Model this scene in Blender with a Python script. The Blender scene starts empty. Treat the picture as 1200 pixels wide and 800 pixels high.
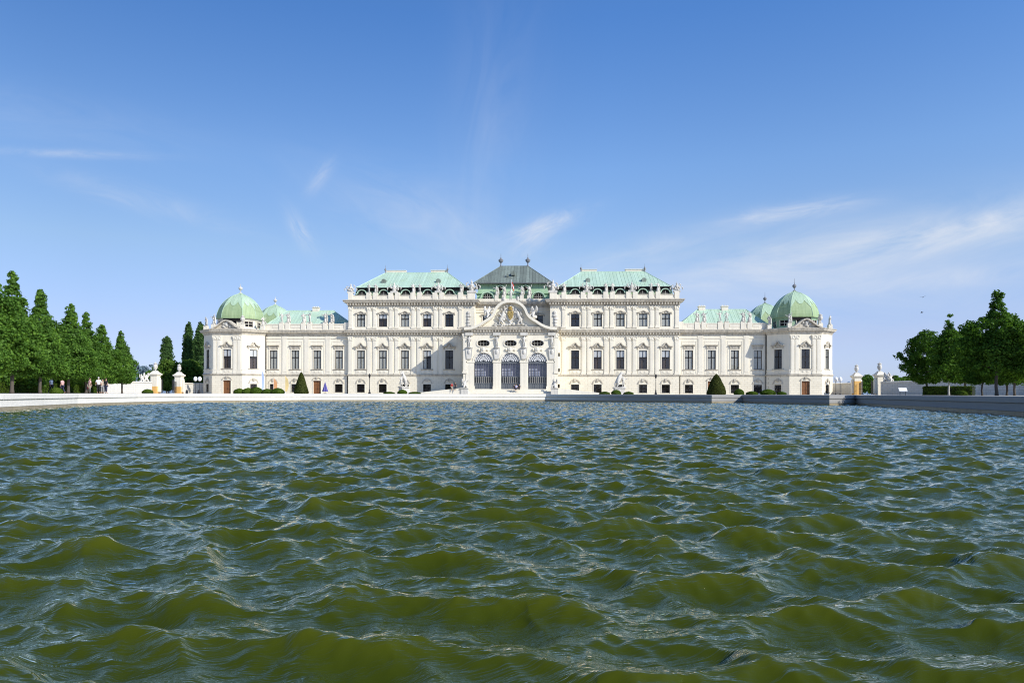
import bpy, bmesh, math, random
import numpy as np
from mathutils import Vector, Matrix
R = math.radians
random.seed(7)
SC = bpy.context.scene
COL = SC.collection

# ---------------------------------------------------------------- tagging
def tag(o, label=None, cat=None, group=None, kind=None):
    if label: o['label'] = label
    if cat: o['category'] = cat
    if group: o['group'] = group
    if kind: o['kind'] = kind
    return o
def empty(name, loc, rz=0):
    o = bpy.data.objects.new(name, None); COL.objects.link(o)
    o.location = loc; o.rotation_euler = (0, 0, rz); o.empty_display_size = .3
    return o
def link(name, me, mat=None, parent=None, loc=None, rz=0, smooth=False):
    o = bpy.data.objects.new(name, me); COL.objects.link(o)
    if mat is not None:
        me.materials.clear(); me.materials.append(mat)
    if parent is not None: o.parent = parent
    if loc is not None: o.location = loc
    if rz: o.rotation_euler = (0, 0, rz)
    if smooth:
        me.polygons.foreach_set('use_smooth', [True]*len(me.polygons))
    return o
def copy_tree(o, parent=None):
    c = o.copy(); COL.objects.link(c)
    if parent is not None: c.parent = parent
    for ch in list(o.children): copy_tree(ch, c)
    return c

# ---------------------------------------------------------------- mesh collector
class MB:
    def __init__(s): s.v = []; s.f = []; s.M = None
    def add(s, vs, fs):
        n = len(s.v)
        if s.M is not None: vs = [tuple(s.M @ Vector(p)) for p in vs]
        s.v += [tuple(p) for p in vs]; s.f += [tuple(i+n for i in f) for f in fs]
        return s
    def quad(s, a, b, c, d): return s.add([a, b, c, d], [(0, 1, 2, 3)])
    def poly(s, pts): return s.add(pts, [tuple(range(len(pts)))])
    def box(s, x0, x1, y0, y1, z0, z1):
        return s.add([(x0,y0,z0),(x1,y0,z0),(x1,y1,z0),(x0,y1,z0),(x0,y0,z1),(x1,y0,z1),(x1,y1,z1),(x0,y1,z1)],
            [(0,3,2,1),(4,5,6,7),(0,1,5,4),(1,2,6,5),(2,3,7,6),(3,0,4,7)])
    def bevbox(s, x0, x1, y0, y1, z0, z1, b=.04):
        vs = []
        for z, k in ((z0, 0), (z1-b, 0), (z1, b)):
            vs += [(x0+k,y0+k,z),(x1-k,y0+k,z),(x1-k,y1-k,z),(x0+k,y1-k,z)]
        fs = [(0,3,2,1),(8,9,10,11)]
        for l in (0, 4):
            for i in range(4):
                j = (i+1) % 4; fs.append((l+i, l+j, l+4+j, l+4+i))
        return s.add(vs, fs)
    def prism(s, pts, y0, y1):                 # polygon in xz, extruded along y
        n = len(pts)
        vs = [(x, y0, z) for x, z in pts] + [(x, y1, z) for x, z in pts]
        fs = [tuple(range(n)), tuple(range(2*n-1, n-1, -1))]
        fs += [(i, n+i, n+(i+1) % n, (i+1) % n) for i in range(n)]
        return s.add(vs, fs)
    def band(s, pts, t, y0, y1, closed=False):   # ribbon of thickness t (inwards/below) following a xz line
        n = len(pts); q = []
        for i, (x, z) in enumerate(pts):
            a = pts[max(i-1, 0)]; b = pts[min(i+1, n-1)]
            if closed: a = pts[(i-1) % n]; b = pts[(i+1) % n]
            dx, dz = b[0]-a[0], b[1]-a[1]; l = math.hypot(dx, dz) or 1
            q.append((x+dz/l*t, z-dx/l*t))
        m = n if closed else n-1
        for i in range(m):
            j = (i+1) % n
            A, B, C, D = pts[i], pts[j], q[j], q[i]
            s.add([(p[0], y, p[1]) for y in (y0, y1) for p in (A, B, C, D)],
                [(0,1,2,3),(7,6,5,4),(0,4,5,1),(3,2,6,7)] + ([] if closed else ([(0,3,7,4)] if i == 0 else []) + ([(1,5,6,2)] if i == m-1 else [])))
        return s
    def lathe(s, prof, n=12, c=(0, 0, 0), sx=1, sy=1, ph=0):
        vs = []; fs = []
        for r, z in prof:
            for k in range(n):
                a = 2*math.pi*k/n+ph; vs.append((c[0]+r*sx*math.cos(a), c[1]+r*sy*math.sin(a), c[2]+z))
        for i in range(len(prof)-1):
            for k in range(n):
                j = (k+1) % n; fs.append((i*n+k, i*n+j, (i+1)*n+j, (i+1)*n+k))
        fs.append(tuple(range(n-1, -1, -1))); fs.append(tuple(range((len(prof)-1)*n, len(prof)*n)))
        return s.add(vs, fs)
    def tube(s, pts, rad, n=6):
        pts = [Vector(p) for p in pts]; vs = []; fs = []
        if not hasattr(rad, '__len__'): rad = [rad]*len(pts)
        for i, p in enumerate(pts):
            d = (pts[min(i+1, len(pts)-1)]-pts[max(i-1, 0)]).normalized()
            u = d.cross(Vector((0, 0, 1)) if abs(d.z) < .9 else Vector((1, 0, 0))).normalized(); w = d.cross(u)
            for k in range(n):
                a = 2*math.pi*k/n; vs.append(tuple(p+(u*math.cos(a)+w*math.sin(a))*rad[i]))
        for i in range(len(pts)-1):
            for k in range(n):
                j = (k+1) % n; fs.append((i*n+k, i*n+j, (i+1)*n+j, (i+1)*n+k))
        fs.append(tuple(range(n-1, -1, -1))); fs.append(tuple(range((len(pts)-1)*n, len(pts)*n)))
        return s.add(vs, fs)
    def blob(s, c, r, n=8, m=5):
        prof = []
        rx, ry, rz = r if hasattr(r, '__len__') else (r, r, r)
        for i in range(m+1):
            t = math.pi*i/m-math.pi/2; prof.append((max(math.cos(t), .02), math.sin(t)*rz))
        return s.lathe(prof, n, c, rx, ry)
    def sweep(s, path, prof, closed=False):
        """moulding: profile (out, z) swept along a plan path whose outside is on the right"""
        n = len(path); nr = []
        for i in range(n):
            segs = []
            if closed or i > 0: segs.append((path[i-1], path[i]))
            if closed or i < n-1: segs.append((path[i], path[(i+1) % n]))
            ns = []
            for a, b in segs:
                dx, dy = b[0]-a[0], b[1]-a[1]; l = math.hypot(dx, dy); ns.append((dy/l, -dx/l))
            if len(ns) == 1: nr.append(ns[0])
            else:
                mx, my = ns[0][0]+ns[1][0], ns[0][1]+ns[1][1]; l = math.hypot(mx, my); mx /= l; my /= l
                k = 1/max(.3, mx*ns[0][0]+my*ns[0][1]); nr.append((mx*k, my*k))
        m = len(prof)
        vs = [(path[i][0]+nr[i][0]*o, path[i][1]+nr[i][1]*o, z) for i in range(n) for o, z in prof]
        fs = []
        for i in range(n if closed else n-1):
            j = (i+1) % n
            for k in range(m-1): fs.append((i*m+k, j*m+k, j*m+k+1, i*m+k+1))
        if not closed:
            fs.append(tuple(range(m-1, -1, -1))); fs.append(tuple((n-1)*m+k for k in range(m)))
        return s.add(vs, fs)
    def facade(s, o, ang, x0, x1, z0, z1, openings=(), depth=.5):
        """wall plane with rectangular openings and reveals. opening = (cx, zbottom, w, h)"""
        ca, sa = math.cos(ang), math.sin(ang)
        P = lambda x, y, z: (o[0]+x*ca-y*sa, o[1]+x*sa+y*ca, z)
        xs = sorted({x0, x1, *[c-w/2 for c, b, w, h in openings], *[c+w/2 for c, b, w, h in openings]})
        zs = sorted({z0, z1, *[b for c, b, w, h in openings], *[b+h for c, b, w, h in openings]})
        for i in range(len(xs)-1):
            for j in range(len(zs)-1):
                mx, mz = (xs[i]+xs[i+1])/2, (zs[j]+zs[j+1])/2
                if any(abs(mx-c) < w/2 and b < mz < b+h for c, b, w, h in openings): continue
                s.quad(P(xs[i],0,zs[j]), P(xs[i+1],0,zs[j]), P(xs[i+1],0,zs[j+1]), P(xs[i],0,zs[j+1]))
        for c, b, w, h in openings:
            l, r, t = c-w/2, c+w/2, b+h
            s.quad(P(l,0,b), P(l,0,t), P(l,depth,t), P(l,depth,b)); s.quad(P(r,0,t), P(r,0,b), P(r,depth,b), P(r,depth,t))
            s.quad(P(l,0,t), P(r,0,t), P(r,depth,t), P(l,depth,t)); s.quad(P(r,0,b), P(l,0,b), P(l,depth,b), P(r,depth,b))
        return s
    def plate(s, hole, x0, x1, z0, z1, y0, y1):
        """plate in xz with one hole (convex loop), and the hole's reveal from y0 back to y1"""
        cx = sum(p[0] for p in hole)/len(hole); cz = sum(p[1] for p in hole)/len(hole)
        ang = lambda p: math.atan2(p[1]-cz, p[0]-cx)
        def ray(a, pts=None):
            dx, dz = math.cos(a), math.sin(a)
            t = min([(x1-cx)/dx if dx > 1e-9 else 1e9, (x0-cx)/dx if dx < -1e-9 else 1e9, (z1-cz)/dz if dz > 1e-9 else 1e9, (z0-cz)/dz if dz < -1e-9 else 1e9])
            return (cx+dx*t, cz+dz*t)
        H = sorted(hole, key=ang)
        cor = [ang(c) for c in ((x0,z0),(x1,z0),(x1,z1),(x0,z1))]
        n = len(H)
        for i in range(n):
            a, b = H[i], H[(i+1) % n]; aa, ab = ang(a), ang(b)
            if ab < aa: ab += 2*math.pi
            mids = sorted(c+k for c in cor for k in (0, 2*math.pi) if aa < c+k < ab)
            outer = [ray(aa)]+[ray(c) for c in mids]+[ray(ab)]
            s.poly([(p[0], y0, p[1]) for p in [a]+outer+[b]])
            s.quad((a[0],y0,a[1]), (b[0],y0,b[1]), (b[0],y1,b[1]), (a[0],y1,a[1]))
        return s
    def mesh(s, name='mesh'):
        me = bpy.data.meshes.new(name); me.from_pydata(s.v, [], s.f); me.validate(); me.update(); return me
    def build(s, name, mat, parent=None, loc=None, rz=0, smooth=False, fix=True):
        me = s.mesh(name)
        if fix:
            bm = bmesh.new(); bm.from_mesh(me); bmesh.ops.recalc_face_normals(bm, faces=bm.faces); bm.to_mesh(me); bm.free()
        o = link(name, me, mat, parent, loc, rz, smooth)
        return o

def skin_mesh(verts, edges, radii, sub=2, root=0, extra=None):
    """one continuous surface grown round a skeleton"""
    me = bpy.data.meshes.new('skin'); me.from_pydata(verts, edges, [])
    ob = bpy.data.objects.new('skin', me); COL.objects.link(ob)
    ob.modifiers.new('s', 'SKIN'); ob.modifiers['s'].use_smooth_shade = True
    for i, v in enumerate(me.skin_vertices[0].data):
        r = radii[i]; v.radius = r if hasattr(r, '__len__') else (r, r); v.use_root = (i == root)
    ss = ob.modifiers.new('d', 'SUBSURF'); ss.levels = sub; ss.render_levels = sub
    dg = bpy.context.evaluated_depsgraph_get(); dg.update()
    out = bpy.data.meshes.new_from_object(ob.evaluated_get(dg))
    bpy.data.objects.remove(ob); bpy.data.meshes.remove(me)
    if extra is not None and extra.v:
        bm = bmesh.new(); bm.from_mesh(out); e = extra.mesh(); bm.from_mesh(e); bm.to_mesh(out); bm.free()
    out.polygons.foreach_set('use_smooth', [True]*len(out.polygons))
    return out

# ---------------------------------------------------------------- materials
def newmat(name):
    m = bpy.data.materials.new(name); m.use_nodes = True
    nt = m.node_tree; b = nt.nodes['Principled BSDF']
    return m, nt, b
def N(nt, typ, **kw):
    n = nt.nodes.new(typ)
    for k, v in kw.items():
        if k.startswith('i_'):
            key = k[2:]; key = int(key) if key.isdigit() else key
            n.inputs[key].default_value = v
        else: setattr(n, k, v)
    return n
def ramp(nt, fac, stops):
    r = nt.nodes.new('ShaderNodeValToRGB'); e = r.color_ramp.elements
    while len(e) < len(stops): e.new(.5)
    for el, (p, c) in zip(e, stops): el.position = p; el.color = (*c, 1) if len(c) == 3 else c
    nt.links.new(fac, r.inputs[0]); return r.outputs[0]
def mixc(nt, fac, a, b, mode='MIX'):
    m = nt.nodes.new('ShaderNodeMix'); m.data_type = 'RGBA'; m.blend_type = mode
    for s, v in ((m.inputs[0], fac), (m.inputs[6], a), (m.inputs[7], b)):
        if hasattr(v, 'is_linked'): nt.links.new(v, s)
        elif hasattr(v, '__len__'): s.default_value = (*v, 1)
        else: s.default_value = v
    return m.outputs[2]
def math_(nt, op, a, b=None, c=None):
    m = nt.nodes.new('ShaderNodeMath'); m.operation = op
    for i, v in enumerate((a, b, c)):
        if v is None: continue
        if hasattr(v, 'is_linked'): nt.links.new(v, m.inputs[i])
        else: m.inputs[i].default_value = v
    return m.outputs[0]
def noise(nt, vec, scale, detail=4, rough=.55, dist=0):
    n = N(nt, 'ShaderNodeTexNoise', i_Scale=scale, i_Detail=detail, i_Roughness=rough, i_Distortion=dist)
    if vec is not None: nt.links.new(vec, n.inputs['Vector'])
    return n.outputs['Fac']
def mapping(nt, vec, scale=(1,1,1), rot=(0,0,0)):
    m = N(nt, 'ShaderNodeMapping'); m.inputs['Scale'].default_value = scale; m.inputs['Rotation'].default_value = rot
    nt.links.new(vec, m.inputs[0]); return m.outputs[0]
def bump(nt, h, strength, dist, b):
    n = N(nt, 'ShaderNodeBump', i_Strength=strength, i_Distance=dist)
    nt.links.new(h, n.inputs['Height']); nt.links.new(n.outputs[0], b.inputs['Normal']); return n

def stone(name, c, dark, joints=0, rough=.85, streak=.5):
    m, nt, b = newmat(name); L = nt.links.new
    g = N(nt, 'ShaderNodeNewGeometry'); pos = g.outputs['Position']
    big = noise(nt, pos, .35, 5, .6); fine = noise(nt, pos, 9, 4, .6)
    st = noise(nt, mapping(nt, pos, (2.2, 2.2, .12)), 1.0, 4, .65)
    d = tuple(x*dark for x in c)
    f = math_(nt, 'MULTIPLY', ramp(nt, st, [(.42, (0,0,0)), (.72, (1,1,1))]), streak)
    f2 = math_(nt, 'ADD', math_(nt, 'MULTIPLY', ramp(nt, big, [(.4, (0,0,0)), (.75, (1,1,1))]), .35), f)
    col = mixc(nt, f2, c, d)
    col = mixc(nt, math_(nt, 'MULTIPLY', fine, .3), col, tuple(x*.8 for x in c))
    h = fine
    if joints:
        sx = N(nt, 'ShaderNodeSeparateXYZ'); L(pos, sx.inputs[0])
        cx = N(nt, 'ShaderNodeCombineXYZ'); L(math_(nt, 'ADD', sx.outputs[0], math_(nt, 'MULTIPLY', sx.outputs[1], .7)), cx.inputs[0]); L(sx.outputs[2], cx.inputs[1])
        br = N(nt, 'ShaderNodeTexBrick', i_Scale=1.0); br.inputs['Brick Width'].default_value = joints*2.6; br.inputs['Row Height'].default_value = joints
        br.inputs['Mortar Size'].default_value = .022; br.inputs['Mortar Smooth'].default_value = .3
        br.inputs['Color1'].default_value = (1,1,1,1); br.inputs['Color2'].default_value = (.93,.93,.93,1); br.inputs['Mortar'].default_value = (.68,.65,.6,1)
        L(cx.outputs[0], br.inputs['Vector'])
        col = mixc(nt, 1.0, col, br.outputs['Color'], 'MULTIPLY')
        h = math_(nt, 'SUBTRACT', math_(nt, 'MULTIPLY', fine, .3), br.outputs['Fac'])
    L(col, b.inputs['Base Color']); b.inputs['Roughness'].default_value = rough; b.inputs['Specular IOR Level'].default_value = .25
    bump(nt, h, .5, .03, b)
    return m
def plain(name, c, rough=.6, spec=.4, metal=0, var=.25, scale=4):
    m, nt, b = newmat(name); g = N(nt, 'ShaderNodeNewGeometry')
    n = noise(nt, g.outputs['Position'], scale, 5, .6)
    nt.links.new(mixc(nt, n, tuple(x*(1+var) for x in c), tuple(x*(1-var) for x in c)), b.inputs['Base Color'])
    b.inputs['Roughness'].default_value = rough; b.inputs['Specular IOR Level'].default_value = spec; b.inputs['Metallic'].default_value = metal
    return m
def copper(name, a, b_, c, rough=.6, sheet=.25):
    m, nt, b = newmat(name); g = N(nt, 'ShaderNodeNewGeometry'); pos = g.outputs['Position']
    st = noise(nt, mapping(nt, pos, (2.4, 2.4, .25)), 1.0, 5, .65); big = noise(nt, pos, .45, 5, .6); fine = noise(nt, pos, 6, 4, .6)
    col = mixc(nt, ramp(nt, st, [(.36, (0,0,0)), (.66, (1,1,1))]), a, b_)
    col = mixc(nt, math_(nt, 'MULTIPLY', ramp(nt, big, [(.45, (0,0,0)), (.75, (1,1,1))]), .75), col, c)
    col = mixc(nt, math_(nt, 'MULTIPLY', fine, .35), col, tuple(x*.6 for x in a))
    sx = N(nt, 'ShaderNodeSeparateXYZ'); nt.links.new(pos, sx.inputs[0])
    wn = N(nt, 'ShaderNodeTexWhiteNoise', noise_dimensions='1D'); nt.links.new(math_(nt, 'FLOOR', math_(nt, 'DIVIDE', sx.outputs[0], .72)), wn.inputs['W'])
    fr_ = math_(nt, 'FRACT', math_(nt, 'DIVIDE', sx.outputs[0], .72))
    seam = math_(nt, 'LESS_THAN', fr_, .16)
    col = mixc(nt, math_(nt, 'MULTIPLY', wn.outputs['Value'], sheet), col, tuple(x*.45 for x in a))
    col = mixc(nt, math_(nt, 'MULTIPLY', seam, sheet*.8), col, tuple(x*.4 for x in a))
    nt.links.new(col, b.inputs['Base Color']); b.inputs['Roughness'].default_value = rough; b.inputs['Specular IOR Level'].default_value = .3
    bump(nt, fine, .3, .02, b)
    return m
def leafmat(name, a, b_, c, trans=.42):
    m, nt, b = newmat(name); nt.nodes.remove(b)
    g = N(nt, 'ShaderNodeNewGeometry'); rnd = g.outputs['Random Per Island']
    n = noise(nt, g.outputs['Position'], .9, 3, .6)
    f = math_(nt, 'ADD', math_(nt, 'MULTIPLY', rnd, .6), math_(nt, 'MULTIPLY', ramp(nt, n, [(.35, (0,0,0)), (.7, (1,1,1))]), .4))
    col = ramp(nt, f, [(0, a), (.5, b_), (1, c)])
    d = N(nt, 'ShaderNodeBsdfDiffuse'); t = N(nt, 'ShaderNodeBsdfTranslucent'); gl = N(nt, 'ShaderNodeBsdfGlossy', i_Roughness=.45)
    tc = mixc(nt, 1.0, col, (1.25, 1.2, .5), 'MULTIPLY')
    nt.links.new(col, d.inputs[0]); nt.links.new(tc, t.inputs[0])
    gl.inputs[0].default_value = (.4, .45, .3, 1)
    s1 = N(nt, 'ShaderNodeMixShader', i_0=trans); nt.links.new(d.outputs[0], s1.inputs[1]); nt.links.new(t.outputs[0], s1.inputs[2])
    s2 = N(nt, 'ShaderNodeMixShader', i_0=.018); nt.links.new(s1.outputs[0], s2.inputs[1]); nt.links.new(gl.outputs[0], s2.inputs[2])
    nt.links.new(s2.outputs[0], nt.nodes['Material Output'].inputs[0])
    return m
def glassmat(name, tint, rough=.03):
    m, nt, b = newmat(name); nt.nodes.remove(b)
    tr = N(nt, 'ShaderNodeBsdfTransparent'); tr.inputs[0].default_value = (*tint, 1)
    gl = N(nt, 'ShaderNodeBsdfGlossy', i_Roughness=rough); lw = N(nt, 'ShaderNodeLayerWeight', i_Blend=.5)
    s = N(nt, 'ShaderNodeMixShader'); nt.links.new(math_(nt, 'ADD', math_(nt, 'MULTIPLY', math_(nt, 'POWER', lw.outputs['Facing'], 4.0), .75), .07), s.inputs[0])
    nt.links.new(tr.outputs[0], s.inputs[1]); nt.links.new(gl.outputs[0], s.inputs[2]); nt.links.new(s.outputs[0], nt.nodes['Material Output'].inputs[0])
    return m

M = {}
M['wall'] = stone('limewashed_wall', (.87, .80, .645), .80, streak=.45)
M['rust'] = stone('rusticated_wall', (.86, .785, .625), .82, joints=.46, streak=.3)
M['trim'] = stone('stone_trim', (.85, .785, .645), .72, streak=.55)
M['cornice'] = stone('weathered_shaded_cornice', (.62, .56, .455), .46, streak=.9)  # streaked weathered stone, base colour darkened to carry top and soffit shade
M['statue'] = stone('statue_stone', (.70, .665, .59), .5, streak=.75)
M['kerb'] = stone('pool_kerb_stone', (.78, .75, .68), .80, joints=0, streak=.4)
M['garden_wall'] = stone('garden_wall_plaster', (.74, .71, .64), .75, joints=.4, streak=.5)
M['copper'] = copper('green_copper', (.50, .68, .52), (.60, .76, .60), (.46, .60, .38))
M['copper_light'] = copper('pale_green_copper', (.36, .54, .34), (.46, .62, .42), (.30, .46, .26))
M['dome'] = copper('dome_copper', (.36, .47, .23), (.46, .57, .32), (.29, .42, .24))
M['dome_cap'] = copper('dome_cap_copper', (.46, .62, .42), (.55, .70, .52), (.40, .56, .36))
M['copper_dark'] = copper('dark_copper', (.23, .265, .225), (.31, .37, .31), (.15, .165, .145), sheet=.65)
M['lead'] = plain('lead_sheet', (.20, .20, .21), .55)
M['frame'] = plain('dark_window_frame', (.018, .014, .011), .6, .2)
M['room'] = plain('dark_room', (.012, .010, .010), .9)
M['room_warm'] = plain('brown_room_backing', (.060, .035, .022), .7)
M['curtain'] = plain('pale_curtain', (.44, .43, .385), .9)
M['blind'] = plain('white_blind', (.62, .62, .62), .9)
M['glass'] = glassmat('window_glass', (.93, .94, .93))
M['glass_dark'] = glassmat('portal_glass', (.80, .80, .86))
M['door'] = plain('brown_door_wood', (.20, .085, .03), .5, scale=2)
M['iron'] = plain('black_iron', (.02, .02, .022), .5)
M['white_paint'] = plain('white_painted_bars', (.75, .75, .74), .5, var=.05)
M['violet'] = plain('violet_grey_glazing', (.15, .15, .195), .25)
M['grey_panel'] = plain('grey_door_panel', (.13, .14, .15), .5)
M['gold'] = plain('gilded_metal', (.50, .36, .13), .45, metal=.5, var=.5)
M['ochre'] = plain('ochre_plaster', (.72, .42, .13), .85, var=.12)
M['bark'] = plain('bark', (.09, .075, .06), .9, var=.4, scale=12)
M['pale_bark'] = plain('pale_bark', (.42, .40, .35), .9, var=.3, scale=12)
M['leaf'] = leafmat('linden_leaves', (0.0468, 0.1020, 0.0195), (0.0937, 0.1992, 0.0313), (0.2214, 0.3767, 0.0489))
M['leaf2'] = leafmat('fresh_leaves', (0.0403, 0.0862, 0.0138), (0.0862, 0.1610, 0.0230), (0.1610, 0.2530, 0.0403))
M['leaf_dark'] = leafmat('poplar_leaves', (0.0362, 0.0800, 0.0277), (0.0725, 0.1450, 0.0416), (0.1423, 0.2376, 0.0693))
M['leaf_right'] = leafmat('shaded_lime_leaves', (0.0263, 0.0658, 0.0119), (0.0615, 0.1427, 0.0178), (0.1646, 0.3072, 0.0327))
M['box'] = leafmat('boxwood_leaves', (0.0345, 0.0690, 0.0092), (0.0690, 0.1207, 0.0138), (0.1380, 0.2070, 0.0230), .25)
M['yew'] = leafmat('yew_needles', (0.0300, 0.0405, 0.0096), (0.0540, 0.0675, 0.0144), (0.0975, 0.1080, 0.0216), .15)
M['core'] = plain('inner_twigs', (.012, .018, .006), .95)
SKY_AIR, SKY_DUST, SKY_OZ, SKY_STR = 1.0, .3, 3.0, .108
SKY_TINT = (1, 1, 1); CLOUD_COL = (7, 7.4, 8.2)
SUN_STR = 5.0
WAVE_AMP = .0112; CHOP = .98; RIPPLE = .035
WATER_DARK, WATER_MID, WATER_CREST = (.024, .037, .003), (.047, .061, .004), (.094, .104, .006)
WATER_REFL = (1, .97, .85)
# ---------------------------------------------------------------- view geometry (metres; palace axis is x=0, facade y=0, forecourt z=0)
CAM = Vector((7.2, -160.8, .06)); F = 850.0
HEAD = math.atan2(7.2, 160.8)
FW = Vector((-math.sin(HEAD), math.cos(HEAD), 0)); RT = Vector((math.cos(HEAD), math.sin(HEAD), 0))
def at(px, d):
    p = CAM+RT*((px-600)/F*d)+FW*d
    return (p.x, p.y)

# ---------------------------------------------------------------- world, sun, camera
SUN_AZ, SUN_EL = R(57), R(32)           # from straight behind the camera towards the right
sun_dir = Vector((math.sin(SUN_AZ)*math.cos(SUN_EL), -math.cos(SUN_AZ)*math.cos(SUN_EL), math.sin(SUN_EL)))
W = bpy.data.worlds.new('World'); SC.world = W; W.use_nodes = True
nt = W.node_tree; L = nt.links.new; bg = nt.nodes['Background']
sky = N(nt, 'ShaderNodeTexSky'); sky.sky_type = 'NISHITA'; sky.sun_disc = False
sky.sun_elevation = SUN_EL; sky.sun_rotation = math.atan2(sun_dir.x, sun_dir.y)
sky.altitude = 200; sky.air_density = SKY_AIR; sky.dust_density = SKY_DUST; sky.ozone_density = SKY_OZ
tc = N(nt, 'ShaderNodeTexCoord'); D = tc.outputs['Generated']
def dot(v):
    m = N(nt, 'ShaderNodeVectorMath', operation='DOT_PRODUCT'); L(D, m.inputs[0]); m.inputs[1].default_value = v; return m.outputs['Value']
fz = math_(nt, 'MAXIMUM', dot(FW), .05)
U = math_(nt, 'DIVIDE', dot(RT), fz); V = math_(nt, 'DIVIDE', dot((0, 0, 1)), fz)
cloud = None
# thin cirrus: (azimuth tangent, elevation tangent, turn, half length, half width, strength, noise scale)
for px, py, rot, lx, ly, st, ns, seed in [
        (1010, 290, 11, 330, 36, .8, 3.5, 1), (1120, 266, 12, 230, 15, .75, 6, 2), (930, 247, 8, 75, 10, .8, 10, 3),
        (640, 264, 20, 42, 10, .85, 16, 4), (625, 280, 40, 30, 14, .5, 22, 5), (352, 272, -60, 26, 9, .60, 20, 6), (375, 208, 55, 22, 8, .40, 20, 7),
        (165, 235, -16, 110, 13, .34, 9, 8), (80, 181, -2, 90, 5, .38, 12, 9), (575, 150, 84, 190, 46, .15, 4, 10),
        (500, 255, -20, 130, 40, .34, 6, 11), (735, 300, 14, 150, 16, .34, 8, 12), (1100, 326, 6, 200, 12, .5, 6, 13), (1000, 345, 4, 420, 70, .34, 3, 14), (60, 140, -10, 160, 30, .15, 6, 15)]:
    cu, cv = (px-600)/F, (461-py)/F; a = R(rot); lx /= F; ly /= F
    du = math_(nt, 'SUBTRACT', U, cu); dv = math_(nt, 'SUBTRACT', V, cv)
    x = math_(nt, 'ADD', math_(nt, 'MULTIPLY', du, math.cos(a)), math_(nt, 'MULTIPLY', dv, math.sin(a)))
    y = math_(nt, 'SUBTRACT', math_(nt, 'MULTIPLY', dv, math.cos(a)), math_(nt, 'MULTIPLY', du, math.sin(a)))
    cb = N(nt, 'ShaderNodeCombineXYZ', i_2=seed*7.3); L(math_(nt, 'MULTIPLY', x, .28), cb.inputs[0]); L(y, cb.inputs[1])
    n = noise(nt, cb.outputs[0], ns*3.2, 7, .62, 1.2)
    x2 = math_(nt, 'POWER', math_(nt, 'ABSOLUTE', math_(nt, 'DIVIDE', x, lx)), 2.0); y2 = math_(nt, 'POWER', math_(nt, 'ABSOLUTE', math_(nt, 'DIVIDE', y, ly)), 2.0)
    g = math_(nt, 'EXPONENT', math_(nt, 'MULTIPLY', math_(nt, 'ADD', x2, y2), -1.0))
    k = math_(nt, 'MULTIPLY', math_(nt, 'MULTIPLY', g, ramp(nt, n, [(.28, (0,0,0)), (.80, (1,1,1))])), st)
    cloud = k if cloud is None else math_(nt, 'ADD', cloud, k)
cloud = math_(nt, 'MINIMUM', cloud, .85)
elev = math_(nt, 'MULTIPLY', dot((0, 0, 1)), 2.0)          # haze balance of the air by height above the horizon
q_ = .6
tint = ramp(nt, elev, [(p*2, tuple(c*q_ for c in col)) for p, col in ((0, (.68, .79, 1.34)), (.013, (.68, .79, 1.34)), (.072, (.86, .81, 1.12)), (.186, (1.09, 1.07, 1.14)), (.293, (1.0, 1.15, 1.34)), (.46, (.66, 1.03, 1.45)))])
base = mixc(nt, 1.0, sky.outputs[0], tint, 'MULTIPLY')
base = mixc(nt, 1.0, base, (1/q_, 1/q_, 1/q_), 'MULTIPLY')
sky_gain = math_(nt, 'ADD', math_(nt, 'MULTIPLY', math_(nt, 'MINIMUM', math_(nt, 'MAXIMUM', math_(nt, 'ADD', dot(RT), .5), 0.0), .62), .52), .99)   # sky colour scaled up towards the east
vc = N(nt, 'ShaderNodeCombineXYZ'); L(sky_gain, vc.inputs[0]); L(sky_gain, vc.inputs[1]); L(sky_gain, vc.inputs[2])
base = mixc(nt, 1.0, base, vc.outputs[0], 'MULTIPLY')
L(mixc(nt, cloud, base, CLOUD_COL), bg.inputs['Color'])
bg.inputs['Strength'].default_value = SKY_STR

sl = bpy.data.lights.new('sun', 'SUN'); sl.energy = SUN_STR; sl.angle = R(.53); sl.color = (1, .955, .87)
so = bpy.data.objects.new('sun', sl); COL.objects.link(so); so.location = (60, -60, 60)
so.rotation_euler = (-sun_dir).to_track_quat('-Z', 'Y').to_euler()

cd = bpy.data.cameras.new('camera'); cam = bpy.data.objects.new('camera', cd); COL.objects.link(cam); SC.camera = cam
cam.location = CAM; cam.rotation_euler = (Matrix.Rotation(HEAD, 4, 'Z') @ Matrix.Rotation(R(90), 4, 'X') @ Matrix.Rotation(R(.13), 4, 'Z')).to_euler()
cd.sensor_width = 36; cd.lens = F/1200*36; cd.shift_y = 61.3/1200; cd.clip_start = .05; cd.clip_end = 9000
SC.view_settings.view_transform = 'Standard'; SC.view_settings.look = 'None'; SC.view_settings.exposure = 0
SC.render.engine = 'CYCLES'; SC.cycles.filter_width = 1.1; SC.render.resolution_x = 1024; SC.render.resolution_y = 682

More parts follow.
